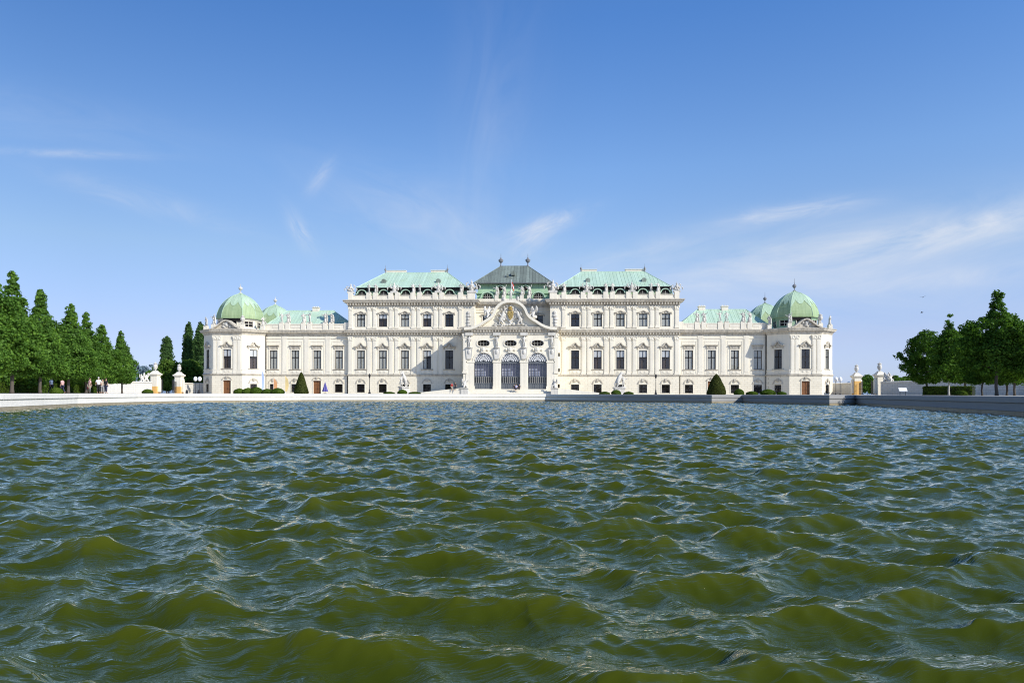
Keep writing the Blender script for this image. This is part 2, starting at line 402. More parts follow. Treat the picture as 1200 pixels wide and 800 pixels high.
# ---------------------------------------------------------------- pool outline, ground, kerb, water
outline = [at(1500, 20), at(1350, 26.5), at(1200, 34), at(1085, 48), at(1003, 68.6), at(972, 66.6), at(915, 74), at(870, 83.4), at(834, 82.0), at(740, 88.0), at(640, 96), at(560, 94),
           at(440, 88.5), at(352, 85.6), at(330, 83.5), at(262, 78), at(215, 73), at(160, 64), at(90, 53), at(0, 39.5), at(-180, 28), (-16.5, -152), (-13, -163.6), (29, -163.6), (28.6, -150)]
WATER_Z = -.95
cx0, cy0 = 1.5, -112.0
def dens(pts, step=2.0):
    out = []
    for i, a in enumerate(pts):
        b = pts[(i+1) % len(pts)]; n = max(1, int(math.hypot(b[0]-a[0], b[1]-a[1])/step))
        out += [(a[0]+(b[0]-a[0])*k/n, a[1]+(b[1]-a[1])*k/n) for k in range(n)]
    return out
ccw = outline[::-1] if sum(a[0]*b[1]-b[0]*a[1] for a, b in zip(outline, outline[1:]+outline[:1])) < 0 else outline
inward = ccw[::-1]                                   # clockwise: right-hand side is the inside of the pool
mb = MB(); rings = [1.0, 1.25, 1.8, 3, 6, 15, 60]; n = len(ccw)
for i, (x, y) in enumerate(ccw):
    for k in rings: mb.v.append((cx0+(x-cx0)*k, cy0+(y-cy0)*k, 0))
mm = len(rings)
for i in range(n):
    j = (i+1) % n
    for k in range(mm-1): mb.f.append((i*mm+k, i*mm+k+1, j*mm+k+1, j*mm+k))
gm, gnt, gb = newmat('pale_gravel'); gg = N(gnt, 'ShaderNodeNewGeometry'); gp = gg.outputs['Position']
gc = mixc(gnt, noise(gnt, gp, .25, 5), (.66, .62, .53), (.56, .52, .44)); gc = mixc(gnt, noise(gnt, gp, 40, 3), gc, (.42, .39, .33))
gnt.links.new(gc, gb.inputs['Base Color']); gb.inputs['Roughness'].default_value = .95; bump(gnt, noise(gnt, gp, 60, 3), .4, .02, gb)
tag(mb.build('ground', gm), kind='structure')
# kerb: lower wall, thin dark joint, coping set proud
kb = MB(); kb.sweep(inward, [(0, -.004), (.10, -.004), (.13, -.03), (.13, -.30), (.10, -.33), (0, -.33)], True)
kn = M['kerb'].node_tree; kb_ = kn.nodes['Principled BSDF']; kl = kb_.inputs['Base Color'].links[0].from_socket      # eastern banks darkened in the stone colour to deepen their shade
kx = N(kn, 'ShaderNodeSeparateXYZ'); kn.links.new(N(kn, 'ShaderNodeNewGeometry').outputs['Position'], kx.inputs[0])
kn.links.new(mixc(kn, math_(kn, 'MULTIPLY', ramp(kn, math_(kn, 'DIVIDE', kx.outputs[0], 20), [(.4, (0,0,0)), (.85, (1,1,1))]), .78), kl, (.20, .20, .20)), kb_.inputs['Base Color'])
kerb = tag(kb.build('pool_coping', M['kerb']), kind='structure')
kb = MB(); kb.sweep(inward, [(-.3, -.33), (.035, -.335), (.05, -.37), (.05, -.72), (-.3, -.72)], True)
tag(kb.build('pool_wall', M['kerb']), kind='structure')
wet = stone('wet_pool_stone', (.34, .29, .20), .5, streak=.6, rough=.4)
kb = MB(); kb.sweep(inward, [(-.3, -.724), (.02, -.724), (.03, -.74), (.03, -2.0), (-.3, -2.0)], True)
tag(kb.build('pool_footing', wet), kind='structure')
pv = stone('forecourt_paving', (.66, .62, .54), .8, joints=0, streak=.1)
kb = MB(); kb.sweep(inward, [(-1.2, .004), (-.02, .004), (-.02, -.05), (-1.2, -.05)], True)
tag(kb.build('pavement', pv), kind='structure')

def water():
    rng = np.random.default_rng(11)
    front = np.radians(np.linspace(-47, 47, 980)); side = np.radians(np.linspace(47, 313, 150))[1:-1]
    th = np.concatenate([front, side]); r = [.25, .5, .75, 1.0]
    while r[-1] < 101: r.append(r[-1]+min(.0046*r[-1], .165))
    r = np.array(r+[108, 118, 130]); nr = len(r)
    TH, RR = np.meshgrid(th, r); ang = TH
    X = CAM.x+RR*(FW.x*np.cos(ang)+RT.x*np.sin(ang)); Y = CAM.y+RR*(FW.y*np.cos(ang)+RT.y*np.sin(ang))
    sp = np.maximum(np.gradient(r)[:, None]*np.ones_like(TH), RR*np.gradient(th)[None, :])
    Z = np.zeros_like(X); lost = np.zeros_like(X); tot = 0; DX = np.zeros_like(X); DY = np.zeros_like(X)
    NW = 170
    lam = np.exp(rng.uniform(np.log(.075), np.log(.95), NW)); lam[:40] = rng.uniform(.32, .82, 40)
    for i in range(NW):
        l = lam[i]; k = 2*np.pi/l
        spread = .62 if l > .35 else .95
        a = R(-104)+rng.normal(0, spread)
        amp = WAVE_AMP*(l**1.16)*np.exp(-(max(0, np.log(l/.7)))**2/.12)
        kx, ky = k*np.cos(a), k*np.sin(a); ph = rng.uniform(0, 2*np.pi)
        w = np.clip((l/sp-1.8)/1.6, 0, 1)
        # groups of waves: slow modulation of the amplitude
        g = .6+.4*np.sin(X*k*.13*np.cos(a+1.3)+Y*k*.13*np.sin(a+1.3)+ph*3)
        A = amp*w*g; t = kx*X+ky*Y+ph
        c = np.cos(t); s_ = np.sin(t); lost += (amp*k)**2*(1-w); tot += (amp*k)**2
        Z += A*(c+.22*np.cos(2*t)); ck = CHOP*min(1, .45+l*1.4); DX -= ck*A*np.cos(a)*s_; DY -= ck*A*np.sin(a)*s_
    def cell(x, y):
        ax, ay = np.diff(x, axis=0)[:, :-1], np.diff(y, axis=0)[:, :-1]; bx, by = np.diff(x, axis=1)[:-1], np.diff(y, axis=1)[:-1]
        return ax*by-ay*bx
    A0 = cell(X, Y)
    for _ in range(6):                                   # keep crests from folding over themselves
        bad = np.zeros_like(X); bad[:-1, :-1] = (cell(X+DX, Y+DY)/A0 < .42)
        if bad.sum() < 1: break
        for k in (12, 6):
            for ax in (0, 1):
                cs = np.cumsum(np.concatenate([np.zeros_like(np.take(bad, [0], ax)), bad], ax), ax); n_ = bad.shape[ax]
                lo = np.maximum(np.arange(n_)-k, 0); hi = np.minimum(np.arange(n_)+k+1, n_)
                bad = (np.take(cs, hi, ax)-np.take(cs, lo, ax))/(2*k+1)
        f = 1-.6*np.clip(bad*14, 0, 1); DX *= f; DY *= f
    X = X+DX; Y = Y+DY; Z = Z+WATER_Z
    nt_ = len(th); co = np.stack([X, Y, Z], -1).reshape(-1, 3)
    I = np.arange(nr-1)[:, None]*nt_; J = np.arange(nt_)[None, :]; Jn = (J+1) % nt_
    q = np.stack([I+J, I+Jn, I+nt_+Jn, I+nt_+J], -1).reshape(-1, 4)
    q = q[:, ::-1]
    me = bpy.data.meshes.new('water'); nv, nf = len(co), len(q)
    me.vertices.add(nv); me.vertices.foreach_set('co', co.ravel())
    me.loops.add(nf*4); me.loops.foreach_set('vertex_index', q.ravel().astype(np.int32))
    me.polygons.add(nf); me.polygons.foreach_set('loop_start', np.arange(0, nf*4, 4, dtype=np.int32))
    me.polygons.foreach_set('use_smooth', np.ones(nf, dtype=bool)); me.update(calc_edges=True)
    at_ = me.attributes.new('fine_chop', 'FLOAT', 'POINT'); at_.data.foreach_set('value', np.sqrt(lost/tot).ravel().astype(np.float32))
    if me.polygons[nf//2].normal.z < 0: me.flip_normals()
    m, nt, b = newmat('pond_water'); nt.nodes.remove(b); L = nt.links.new
    g = N(nt, 'ShaderNodeNewGeometry'); pos = g.outputs['Position']
    mp = mapping(nt, pos, (1, 1, .3), (0, 0, R(-12)))
    mp2 = mapping(nt, mp, (.5, 1.55, 1))
    n1 = noise(nt, mp2, 3.6, 5, .6, .6); n2 = noise(nt, mp2, 13, 3, .55, .4)
    fc = N(nt, 'ShaderNodeAttribute', attribute_name='fine_chop').outputs['Fac']
    n3 = noise(nt, mapping(nt, mp, (.55, 1.25, 1)), 1.7, 3, .5, .8)
    h = math_(nt, 'ADD', math_(nt, 'ADD', n1, math_(nt, 'MULTIPLY', n2, .2)), math_(nt, 'MULTIPLY', math_(nt, 'MULTIPLY', n3, fc), 7.0))
    bp = N(nt, 'ShaderNodeBump', i_Strength=1.0, i_Distance=RIPPLE); L(h, bp.inputs['Height'])
    sx = N(nt, 'ShaderNodeSeparateXYZ'); L(pos, sx.inputs[0])
    crest = ramp(nt, math_(nt, 'ADD', math_(nt, 'MULTIPLY', math_(nt, 'SUBTRACT', sx.outputs[2], WATER_Z), 3.5), .5), [(.1, WATER_DARK), (.5, WATER_MID), (.95, WATER_CREST)])  # crests lighter, troughs darker: glow of light through waves put into the colour
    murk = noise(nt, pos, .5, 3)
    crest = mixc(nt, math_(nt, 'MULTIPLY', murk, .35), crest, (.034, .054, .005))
    d = N(nt, 'ShaderNodeBsdfDiffuse'); L(crest, d.inputs[0])
    up = N(nt, 'ShaderNodeVectorMath', operation='ADD')
    sc = N(nt, 'ShaderNodeVectorMath', operation='SCALE'); L(g.outputs['Normal'], sc.inputs[0]); sc.inputs['Scale'].default_value = .35
    L(sc.outputs[0], up.inputs[0]); up.inputs[1].default_value = (0, 0, .65)
    nrm = N(nt, 'ShaderNodeVectorMath', operation='NORMALIZE'); L(up.outputs[0], nrm.inputs[0]); L(nrm.outputs[0], d.inputs['Normal'])
    gl = N(nt, 'ShaderNodeBsdfGlossy', i_Roughness=.03); L(bp.outputs[0], gl.inputs['Normal'])
    gl.inputs[0].default_value = (*WATER_REFL, 1)
    fr = N(nt, 'ShaderNodeFresnel', i_IOR=1.333); L(bp.outputs[0], fr.inputs['Normal'])
    ms = N(nt, 'ShaderNodeMixShader'); L(math_(nt, 'MINIMUM', math_(nt, 'MAXIMUM', math_(nt, 'MULTIPLY', math_(nt, 'SUBTRACT', fr.outputs[0], .017), 1.5), .006), 1.0), ms.inputs[0]); L(d.outputs[0], ms.inputs[1]); L(gl.outputs[0], ms.inputs[2])
    L(ms.outputs[0], nt.nodes['Material Output'].inputs[0])
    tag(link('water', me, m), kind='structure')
if 1: water()
# ================================================================ THE PALACE
PAL = tag(empty('palace', (0, 0, 0)), 'long cream baroque palace with green copper roofs and octagonal corner domes behind the pond', 'palace')
XB0, XB1 = 8.4, 36.6            # tall block, inner and outer edge
XW1 = 55.6                      # end of the low wing
BY = -.6                        # block front plane
PVX, PVY, PH, PF = 62.5, 2.65, 6.95, 3.35    # corner pavilion: centre, half width, half front
BWIN = [13.93, 18.86, 23.82, 28.78, 33.72]
WWIN = [38.85, 43.8, 48.8, 53.75]

# ---------------------------------------------------------------- window kit (local: x along the wall, y into it)
_used = set()
def put(proto, o, ang, x, z=0, parent=PAL, y=0):
    ca, sa = math.cos(ang), math.sin(ang)
    t = copy_tree(proto) if proto in _used else proto
    _used.add(proto)
    t.parent = parent; t.location = (o[0]+x*ca-y*sa, o[1]+x*sa+y*ca, z); t.rotation_euler = (0, 0, ang)
    return t
def hood_wave(w):
    mb = MB(); h = w/2
    pts = [(-h-.62,0),(-h-.1,.02),(-h*.62,.26),(-h*.3,.66),(0,.80),(h*.3,.66),(h*.62,.26),(h+.1,.02),(h+.62,0)]
    mb.band(pts, .2, -.48, .02); mb.band([(x*.93, z-.2) for x, z in pts], .12, -.3, .02)
    mb.prism([(-h*.75,-.75),(h*.75,-.75),(h*.45,.1),(0,.5),(-h*.45,.1)], -.1, .02)
    mb.blob((0, -.14, -.05), (.36, .16, .42), 8, 6)
    for s in (-1, 1): mb.blob((s*.52, -.1, -.35), (.26, .1, .16), 6, 4); mb.blob((s*(h+.3), -.12, -.42), (.2, .16, .34), 6, 5)
    return mb
def hood_flat(w):
    mb = MB(); h = w/2
    mb.sweep([(-h-.42, 0), (h+.42, 0)], [(0,-.12),(.12,-.12),(.16,.02),(.42,.1),(.46,.2),(0,.26)])
    mb.box(-h-.15, h+.15, -.09, .02, -.72, -.12); mb.box(-h*.55, h*.55, -.13, -.09, -.6, -.24)
    for s in (-1, 1): mb.box(s*(h+.12)-.1, s*(h+.12)+.1, -.2, .02, -.5, -.12)
    return mb
def hood_arch(w):
    mb = MB(); h = w/2+.18
    pts = [(-h, 0)]+[(-h*math.cos(math.pi*k/12), .12+.80*math.sin(math.pi*k/12)) for k in range(13)]+[(h, 0)]
    mb.band(pts, .2, -.14, .02)
    mb.prism([(-.2,.35),(.2,.35),(.27,1.02),(-.27,1.02)], -.24, .02)
    for s in (-1, 1): mb.box(s*h-.16, s*h+.16, -.11, .02, -.12, .06)
    return mb
def hood_small(w):
    mb = MB(); h = w/2
    pts = [(-h-.35,0),(-h*.7,.06),(-h*.35,.3),(0,.4),(h*.35,.3),(h*.7,.06),(h+.35,0)]
    mb.band(pts, .16, -.36, .02); mb.blob((0, -.1, -.05), (.4, .12, .26), 8, 5)
    for s in (-1, 1): mb.blob((s*(h+.3), -.1, -.3), (.18, .13, .26), 6, 5)
    return mb
def window(w, h, hood, sill=True, apron=0, curtain='none', bars=False, surround=.2, transom=.62):
    fr = MB(); d = .12
    fr.box(-w/2, -w/2+.09, d, d+.1, 0, h); fr.box(w/2-.09, w/2, d, d+.1, 0, h)
    fr.box(-w/2+.09, w/2-.09, d, d+.1, h-.11, h); fr.box(-w/2+.09, w/2-.09, d, d+.1, 0, .09)
    fr.box(-.055, .055, d-.02, d+.08, .11, h-.11); fr.box(-w/2+.11, w/2-.11, d-.03, d+.07, h*transom-.09, h*transom+.09)
    if bars:
        for k in range(1, 6): x = -w/2+w*k/6; fr.box(x-.02, x+.02, d-.10, d-.06, 0, h)
        for k in range(1, 5): z = h*k/5; fr.box(-w/2, w/2, d-.125, d-.101, z-.02, z+.02)
    o = fr.build('window', M['frame'], None)
    pn = MB(); pn.quad((-w/2+.05, d+.05, .05), (w/2-.05, d+.05, .05), (w/2-.05, d+.05, h-.05), (-w/2+.05, d+.05, h-.05)); pn.build('pane', M['glass'], o)
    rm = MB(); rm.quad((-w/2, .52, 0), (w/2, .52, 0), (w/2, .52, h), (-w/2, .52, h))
    rm.build('room_backing', M['room_warm'] if curtain == 'half' else M['room'], o)  # flat dark sheet behind the glass, standing for the unlit room
    def drape(x0, x1, z0, z1, mat, name):
        mb = MB(); nseg = 10; pts = []
        for k in range(nseg+1):
            x = x0+(x1-x0)*k/nseg; y = .21+.015*math.sin(k*2.4)
            pts.append((x, y))
        for a, b in zip(pts, pts[1:]): mb.quad((a[0], a[1], z0), (b[0], b[1], z0), (b[0], b[1], z1), (a[0], a[1], z1))
        mb.build(name, mat, o, fix=False)
    if curtain == 'full': drape(-w/2+.12, -.13, .1, h-.1, M['curtain'], 'curtain'); drape(.02, w/2-.24, .1, h-.1, M['curtain'], 'curtain')
    if curtain == 'wide': drape(-w/2+.1, w/2-.12, .1, h-.1, M['curtain'], 'curtain')
    if curtain == 'half': drape(-w/2+.08, w/2-.08, h*.6, h-.08, M['blind'], 'blind')
    if curtain == 'side': drape(-w/2+.08, -.2, .1, h-.1, M['curtain'], 'curtain'); drape(-w/2+.08, w/2-.1, h*.7, h-.08, M['blind'], 'blind')
    if surround:
        s = surround; sb = MB()
        sb.box(-w/2-s, -w/2, -.08, .02, 0, h); sb.box(w/2, w/2+s, -.08, .02, 0, h); sb.box(-w/2-s, w/2+s, -.083, .02, h, h+s)
        sb.build('surround', M['trim'], o)
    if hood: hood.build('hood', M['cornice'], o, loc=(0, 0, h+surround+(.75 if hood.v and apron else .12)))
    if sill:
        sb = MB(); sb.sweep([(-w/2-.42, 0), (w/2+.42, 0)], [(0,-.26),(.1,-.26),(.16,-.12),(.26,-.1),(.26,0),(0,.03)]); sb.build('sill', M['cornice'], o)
    if apron:
        sb = MB(); a = apron
        sb.box(-w/2-.28, w/2+.28, -.06, .02, -a, -.262); sb.box(-w/2, w/2, -.1, -.06, -a+.2, -.42)
        for s in (-1, 1): sb.blob((s*.45, -.11, -a/2-.1), (.3, .07, .2), 6, 4)
        sb.build('apron', M['trim'], o)
    return o
P_WING = {c: window(1.75, 4.2, hood_flat(1.75), apron=.95, curtain=c) for c in ('full', 'wide')}
P_MAIN = {c: window(1.75, 4.15, hood_wave(1.75), apron=.95, curtain=c) for c in ('full', 'half', 'none', 'side')}
P_UP = {c: window(1.85, 2.8, hood_small(1.85), sill=False, curtain=c, transom=.62) for c in ('full', 'half', 'none', 'wide')}
P_GR = {c: window(1.75, 1.85, hood_arch(1.75), sill=False, bars=True, transom=.5, surround=.14) for c in ('none',)}
P_PAV = {c: window(1.75, 4.2, hood_wave(1.75), apron=.95, curtain=c) for c in ('half', 'none', 'full')}
def door_proto(w=1.75, h=2.9):
    mb = MB(); d = .3
    mb.box(-w/2, -.015, d, d+.08, 0, h); mb.box(.015, w/2, d, d+.08, 0, h)
    for s in (-1, 1):
        for z0, z1 in ((.2, .9), (1.05, 1.8), (1.95, h-.2)): mb.box(s*w/4-.3, s*w/4+.3, d-.04, d, z0, z1)
    o = mb.build('door', M['door'])
    hb = MB(); hb.tube([(.1, d-.1, 1.05), (.1, d-.1, 1.25)], .025); hb.box(.07, .13, d-.1, d, 1.02, 1.06); hb.build('handle', M['iron'], o)
    sb = MB(); sb.box(-w/2-.16, -w/2, -.08, .02, 0, h); sb.box(w/2, w/2+.16, -.08, .02, 0, h); sb.box(-w/2-.16, w/2+.16, -.083, .02, h, h+.16)
    sb.build('surround', M['trim'], o); hood_arch(w).build('hood', M['cornice'], o, loc=(0, 0, h+.14)).scale = (1, 1, .7)
    rb = MB(); rb.quad((-w/2, .52, 0), (w/2, .52, 0), (w/2, .52, h), (-w/2, .52, h)); rb.build('backing', M['room'], o)
    return o
P_DOOR = door_proto()

def pilaster_mb(h, w=.86):
    mb = MB()
    mb.box(-w/2-.09, w/2+.09, -.24, .02, 0, .28); mb.box(-w/2-.04, w/2+.04, -.2, .02, .281, .42)
    mb.box(-w/2, w/2, -.16, .02, .421, h-.95); mb.box(-w/2+.16, w/2-.16, -.185, -.159, .8, h-1.25)
    mb.box(-w/2-.05, w/2+.05, -.2, .02, h-.95, h-.85)
    mb.prism([(-w/2+.02, h-.85), (w/2-.02, h-.85), (w/2+.12, h-.2), (-w/2-.12, h-.2)], -.26, .02)
    for s in (-1, 1): mb.blob((s*(w/2+.02), -.2, h-.32), (.2, .17, .2), 8, 5)
    mb.blob((0, -.24, h-.55), (.22, .12, .22), 6, 4)
    mb.box(-w/2-.16, w/2+.16, -.32, .02, h-.14, h)
    return mb
def pil_proto(h, w=.86): return pilaster_mb(h, w).build('pilaster', M['trim'])
PIL1, PIL2, PIL3 = pil_proto(8.35), pil_proto(4.9, .8), pil_proto(8.3, .8)

# ---------------------------------------------------------------- figures for roofs and gates
def figure_mesh(seed, arm='up', robe=True, sub=1):
    rg = random.Random(seed); j = lambda a: rg.uniform(-a, a)
    V = [(0,0,.95),(j(.04),0,1.2),(j(.05),-.02,1.46),(j(.04),-.02,1.6),(j(.06),-.05,1.74),(j(.06),-.05,1.86)]
    r = [(.21,.17),(.19,.15),(.22,.14),(.08,.08),(.125,.13),(.09,.09)]; E = [(0,1),(1,2),(2,3),(3,4),(4,5)]
    def ch(base, pts, rad):
        p = base
        for q, rr in zip(pts, rad): V.append(q); r.append((rr, rr)); E.append((p, len(V)-1)); p = len(V)-1
    hands = {'up': [(.42,-.1,1.75),(.5,-.12,2.15)], 'hip': [(.46,.02,1.22),(.3,-.16,1.0)], 'out': [(.5,-.08,1.45),(.78,-.2,1.6)]}
    ch(2, [(.27,0,1.46)]+hands[arm], [.1,.075,.06]); o = rg.choice(['hip', 'out'])
    ch(2, [(-.27,0,1.46)]+[(-x, y, z) for x, y, z in hands[o]], [.1,.075,.06])
    if robe: ch(0, [(j(.05),.02,.6),(j(.08),.04,.25),(j(.08),.05,.0)], [.25,.29,.33])
    else:
        ch(0, [(.12,0,.86),(.15,-.1,.48),(.14,.03,.04)], [.13,.1,.08]); ch(0, [(-.12,0,.86),(-.13,.03,.48),(-.14,.08,.04)], [.13,.1,.08])
    ex = MB()
    if robe:                                            # cloak falling behind and across
        ex.tube([(.25,.1,1.5),(.34,.16,1.0),(.38,.12,.4),(.36,.1,.02)], [.1,.15,.17,.2], 7); ex.tube([(-.3,-.12,1.3),(0,-.22,1.05),(.3,-.1,.9)], [.07,.09,.08], 6)
    ex.box(-.42,.42,-.34,.34,-.12,.02)
    return skin_mesh(V, E, r, sub, 0, ex)
FIGS = [figure_mesh(1,'up'), figure_mesh(2,'hip'), figure_mesh(3,'out'), figure_mesh(4,'up',False), figure_mesh(5,'hip',False)]
def trophy_mesh(seed):
    """heap of arms and flags around a cuirass"""
    rg = random.Random(seed); mb = MB()
    mb.bevbox(-.8, .8, -.4, .4, -.1, .3, .06)
    mb.lathe([(.34,.2),(.42,.6),(.34,.9),(.44,1.2),(.38,1.42),(.16,1.52),(.15,1.6),(.2,1.7),(.21,1.86),(.1,2.0),(.03,2.3)], 10)
    for k in range(16):
        a = rg.uniform(-1.25, 1.25); l = rg.uniform(.25, 1.0)
        mb.blob((math.sin(a)*l*1.05, rg.uniform(-.3, .2), .35+math.cos(a)*l*.95), (rg.uniform(.18, .36), rg.uniform(.14, .26), rg.uniform(.16, .36)), 7, 4)
    for s_ in (-1, 1):
        for k in range(2):
            a = s_*(.5+.5*k+rg.uniform(-.12, .12)); l = rg.uniform(1.3, 1.75); p = Vector((math.sin(a), .1, math.cos(a)))
            mb.tube([(0, .12, .45), tuple(p*l+Vector((0, 0, .45)))], [.05, .035], 5)
            e = p*l*.95+Vector((0, 0, .45)); mb.tube([tuple(e), tuple(e+Vector((s_*.28, 0, -.28))), tuple(e+Vector((s_*.22, 0, -.75)))], [.06, .16, .05], 5)
    return mb.mesh()
TRO = [trophy_mesh(1), trophy_mesh(2)]
def vase_mesh():
    return MB().lathe([(.3,0),(.32,.12),(.14,.2),(.12,.4),(.3,.55),(.46,.85),(.48,1.1),(.36,1.3),(.3,1.38),(.42,1.5),(.4,1.6),(.2,1.66),(.08,1.85)], 12).mesh()
VASE = vase_mesh()
def sculpt(me, x, y, z, s=1.0, rz=0, parent=PAL, name='statue'):
    o = bpy.data.objects.new(name, me); COL.objects.link(o)
    if not me.materials: me.materials.append(M['statue'])
    o.parent = parent; o.location = (x, y, z); o.scale = (s, s, s); o.rotation_euler = (0, 0, rz); return o

def hip_roof(name, mat, x0, x1, y0, y1, z0, rx0, rx1, ry, zr, over=.0, seam=.8, thick=.12, parent=PAL):
    mb = MB(); A, B, C, D_ = (x0,y0,z0), (x1,y0,z0), (x1,y1,z0), (x0,y1,z0); E, G = (rx0,ry,zr), (rx1,ry,zr)
    mb.add([A,B,C,D_,E,G], [(0,1,5,4),(1,2,5),(2,3,4,5),(3,0,4),(3,2,1,0)])
    def strip(p, q):
        p = Vector(p); q = Vector(q); mb.tube([p, q], .035, 4)
    nseg = int((x1-x0)/seam)
    for k in range(nseg+1):
        x = x0+(x1-x0)*k/nseg
        if x < rx0: t = (x-x0)/(rx0-x0)
        elif x > rx1: t = (x1-x)/(x1-rx1)
        else: t = 1
        if t > .03: strip((x, y0, z0+.01), (x, y0+(ry-y0)*t, z0+(zr-z0)*t+.01))
    for p, q in ((A,E),(B,G),(E,G)): mb.tube([p, q], .09, 5)
    return mb.build(name, mat, parent)

COR_W = [(0,12.95),(.08,12.95),(.1,13.15),(.26,13.3),(.3,13.5),(.72,13.62),(.78,13.88),(.9,14.02),(.9,14.12),(.1,14.3),(0,14.3)]
COR_B = [(0,19.5),(.1,19.5),(.12,19.75),(.3,19.9),(.34,20.12),(.86,20.26),(.92,20.5),(1.08,20.66),(1.08,20.8),(.1,21.0),(0,21.0)]
BELT = [(0,3.95),(.07,3.95),(.09,4.1),(.2,4.16),(.22,4.28),(.05,4.38),(0,4.38)]
def dentils(mb, o, ang, x0, x1, z0, z1, d0, d1, step=.62, w=.26):
    ca, sa = math.cos(ang), math.sin(ang); n = int((x1-x0)/step)
    for k in range(n+1):
        x = x0+(x1-x0)*k/n; mb.M = Matrix.Translation((o[0]+x*ca, o[1]+x*sa, 0)) @ Matrix.Rotation(ang, 4, 'Z')
        mb.box(-w/2, w/2, -d1, -d0, z0, z1)
    mb.M = Matrix.Translation((o[0], o[1], 0)) @ Matrix.Rotation(ang, 4, 'Z'); mb.box(x0, x1, -d0-.03, .02, z0+.02, z1-.02); mb.M = None

cur_w = {-1: ['full', 'full', 'full', 'full'], 1: ['full', 'full', 'full', 'wide']}
cur_m = {-1: ['none', 'side', 'full', 'full', 'full'], 1: ['none', 'half', 'half', 'half', 'half']}
cur_u = {-1: ['none', 'half', 'wide', 'half', 'full'], 1: ['none', 'full', 'full', 'wide', 'wide']}
GX = [11.42]+[(a+b)/2 for a, b in zip(BWIN, BWIN[1:])]+[36.1]
for s in (-1, 1):
    sx = lambda a, b: (min(s*a, s*b), max(s*a, s*b))
    # ---------------- low wing
    x0, x1 = sx(XB1, XW1); ops = [(s*x, 5.5, 1.75, 4.2) for x in WWIN]
    gops = [(s*x, .02, 1.75, 2.9) if i == 1 else (s*x, .3, 1.75, 1.85) for i, x in enumerate(WWIN)]
    mb = MB().facade((0, 0), 0, x0, x1, 4.1, 14.2, ops); rw = MB(); rw.box(x0, x1, 15.4, 16, 0, 14.2); rw.build('rear_wall', M['wall'], PAL)
    mb.build('wing_wall', M['wall'], PAL, fix=False)
    MB().facade((0, -.1), 0, x0, x1, -.3, 4.1, gops, .6).build('ground_storey', M['rust'], PAL, fix=False)
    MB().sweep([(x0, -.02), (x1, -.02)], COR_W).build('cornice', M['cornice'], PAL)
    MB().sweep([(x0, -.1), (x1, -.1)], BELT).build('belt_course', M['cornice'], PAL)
    mb = MB()
    for a, b in zip(WWIN, WWIN[1:]): m_ = s*(a+b)/2; mb.box(m_-.62, m_+.62, -.09, .02, 4.4, 12.94); mb.box(m_-.42, m_+.42, -.135, -.09, 4.9, 12.2)
    for x in WWIN: mb.box(s*x-1.62, s*x+1.62, -.05, .02, 11.62, 11.74); mb.box(s*x-1.62, s*x-1.5, -.05, .02, 4.6, 11.62); mb.box(s*x+1.5, s*x+1.62, -.05, .02, 4.6, 11.62)
    mb.box(x0, x1, -.12, .02, 12.3, 12.42); mb.build('wall_panels', M['trim'], PAL)
    for i, x in enumerate(WWIN):
        put(P_WING[cur_w[s][i]], (0, 0), 0, s*x, 5.5)
        if i == 1: put(P_DOOR, (0, -.1), 0, s*x, .02)
        else: put(P_GR['none'], (0, -.1), 0, s*x, .3)
    mb = MB(); mb.box(x0, x1, -.1, .35, 14.28, 14.6); mb.box(x0, x1, -.02, .25, 14.6, 15.42); mb.box(x0, x1, -.12, .35, 15.42, 15.66)
    gx = [37.1, 41.32, 46.3, 51.27]
    for x in gx:
        for q in ((-.72, .72) if x > 38 else (0,)): mb.bevbox(s*x+q-.5, s*x+q+.5, -.2, .5, 14.3, 15.95, .05)
    for a, b in zip(gx, gx[1:]+[55.4]): p, q = sx(a+1.4, b-1.4); mb.box(p, q, -.08, -.02, 14.75, 15.3)
    mb.build('balustrade', M['trim'], PAL)
    for i, x in enumerate(gx[1:]):
        for q in (-.72, .72): sculpt(FIGS[(i*2+(q > 0)+(s > 0)) % 5], s*x+q, .15, 16.05, 1.12, random.uniform(-.5, .5))
    p, q = sx(XB1-.5, 57.5); r0, r1 = sx(42.2, 53.2)
    hip_roof('wing_roof', M['copper'], p, q, .9, 14.5, 14.6, r0, r1, 7.5, 19.5)
    for cx_ in ([46.5] if s < 0 else [43.2, 48.4]):
        mb = MB(); mb.bevbox(s*cx_-.75, s*cx_+.75, 7.1, 8, 18.9, 20.1, .05); mb.box(s*cx_-.85, s*cx_+.85, 7, 8.1, 20.1, 20.25)
        for k in (-.5, 0, .5): mb.lathe([(.14, 0), (.12, .3)], 7, (s*cx_+k, 7.5, 20.2))
        mb.build('chimney', M['trim'], PAL)
    # ---------------- tall block
    x0, x1 = sx(XB0, XB1)
    slit = [(s*10.35, z, .42, .8) for z in (1.4, 4.9, 8.3)] if s > 0 else []
    ops = [(s*x, 5.5, 1.75, 4.15) for x in BWIN]+[(s*x, 14.9, 1.85, 2.8) for x in BWIN]+[o_ for o_ in slit if o_[1] > 4.2]
    mb = MB().facade((0, BY), 0, x0, x1, 4.1, 20.9, ops)
    for xe in (s*XB1, s*XB0): mb.quad((xe, BY, 0), (xe, 18, 0), (xe, 18, 20.9), (xe, BY, 20.9))
    mb.quad((x0, 18, 0), (x1, 18, 0), (x1, 18, 20.9), (x0, 18, 20.9)); mb.build('block_wall', M['wall'], PAL, fix=False)
    gops = [(s*x, .3, 1.75, 1.85) for x in BWIN]+[o_ for o_ in slit if o_[1] < 4.2]
    MB().facade((0, BY-.1), 0, x0, x1, -.3, 4.1, gops, .6).build('ground_storey', M['rust'], PAL, fix=False)
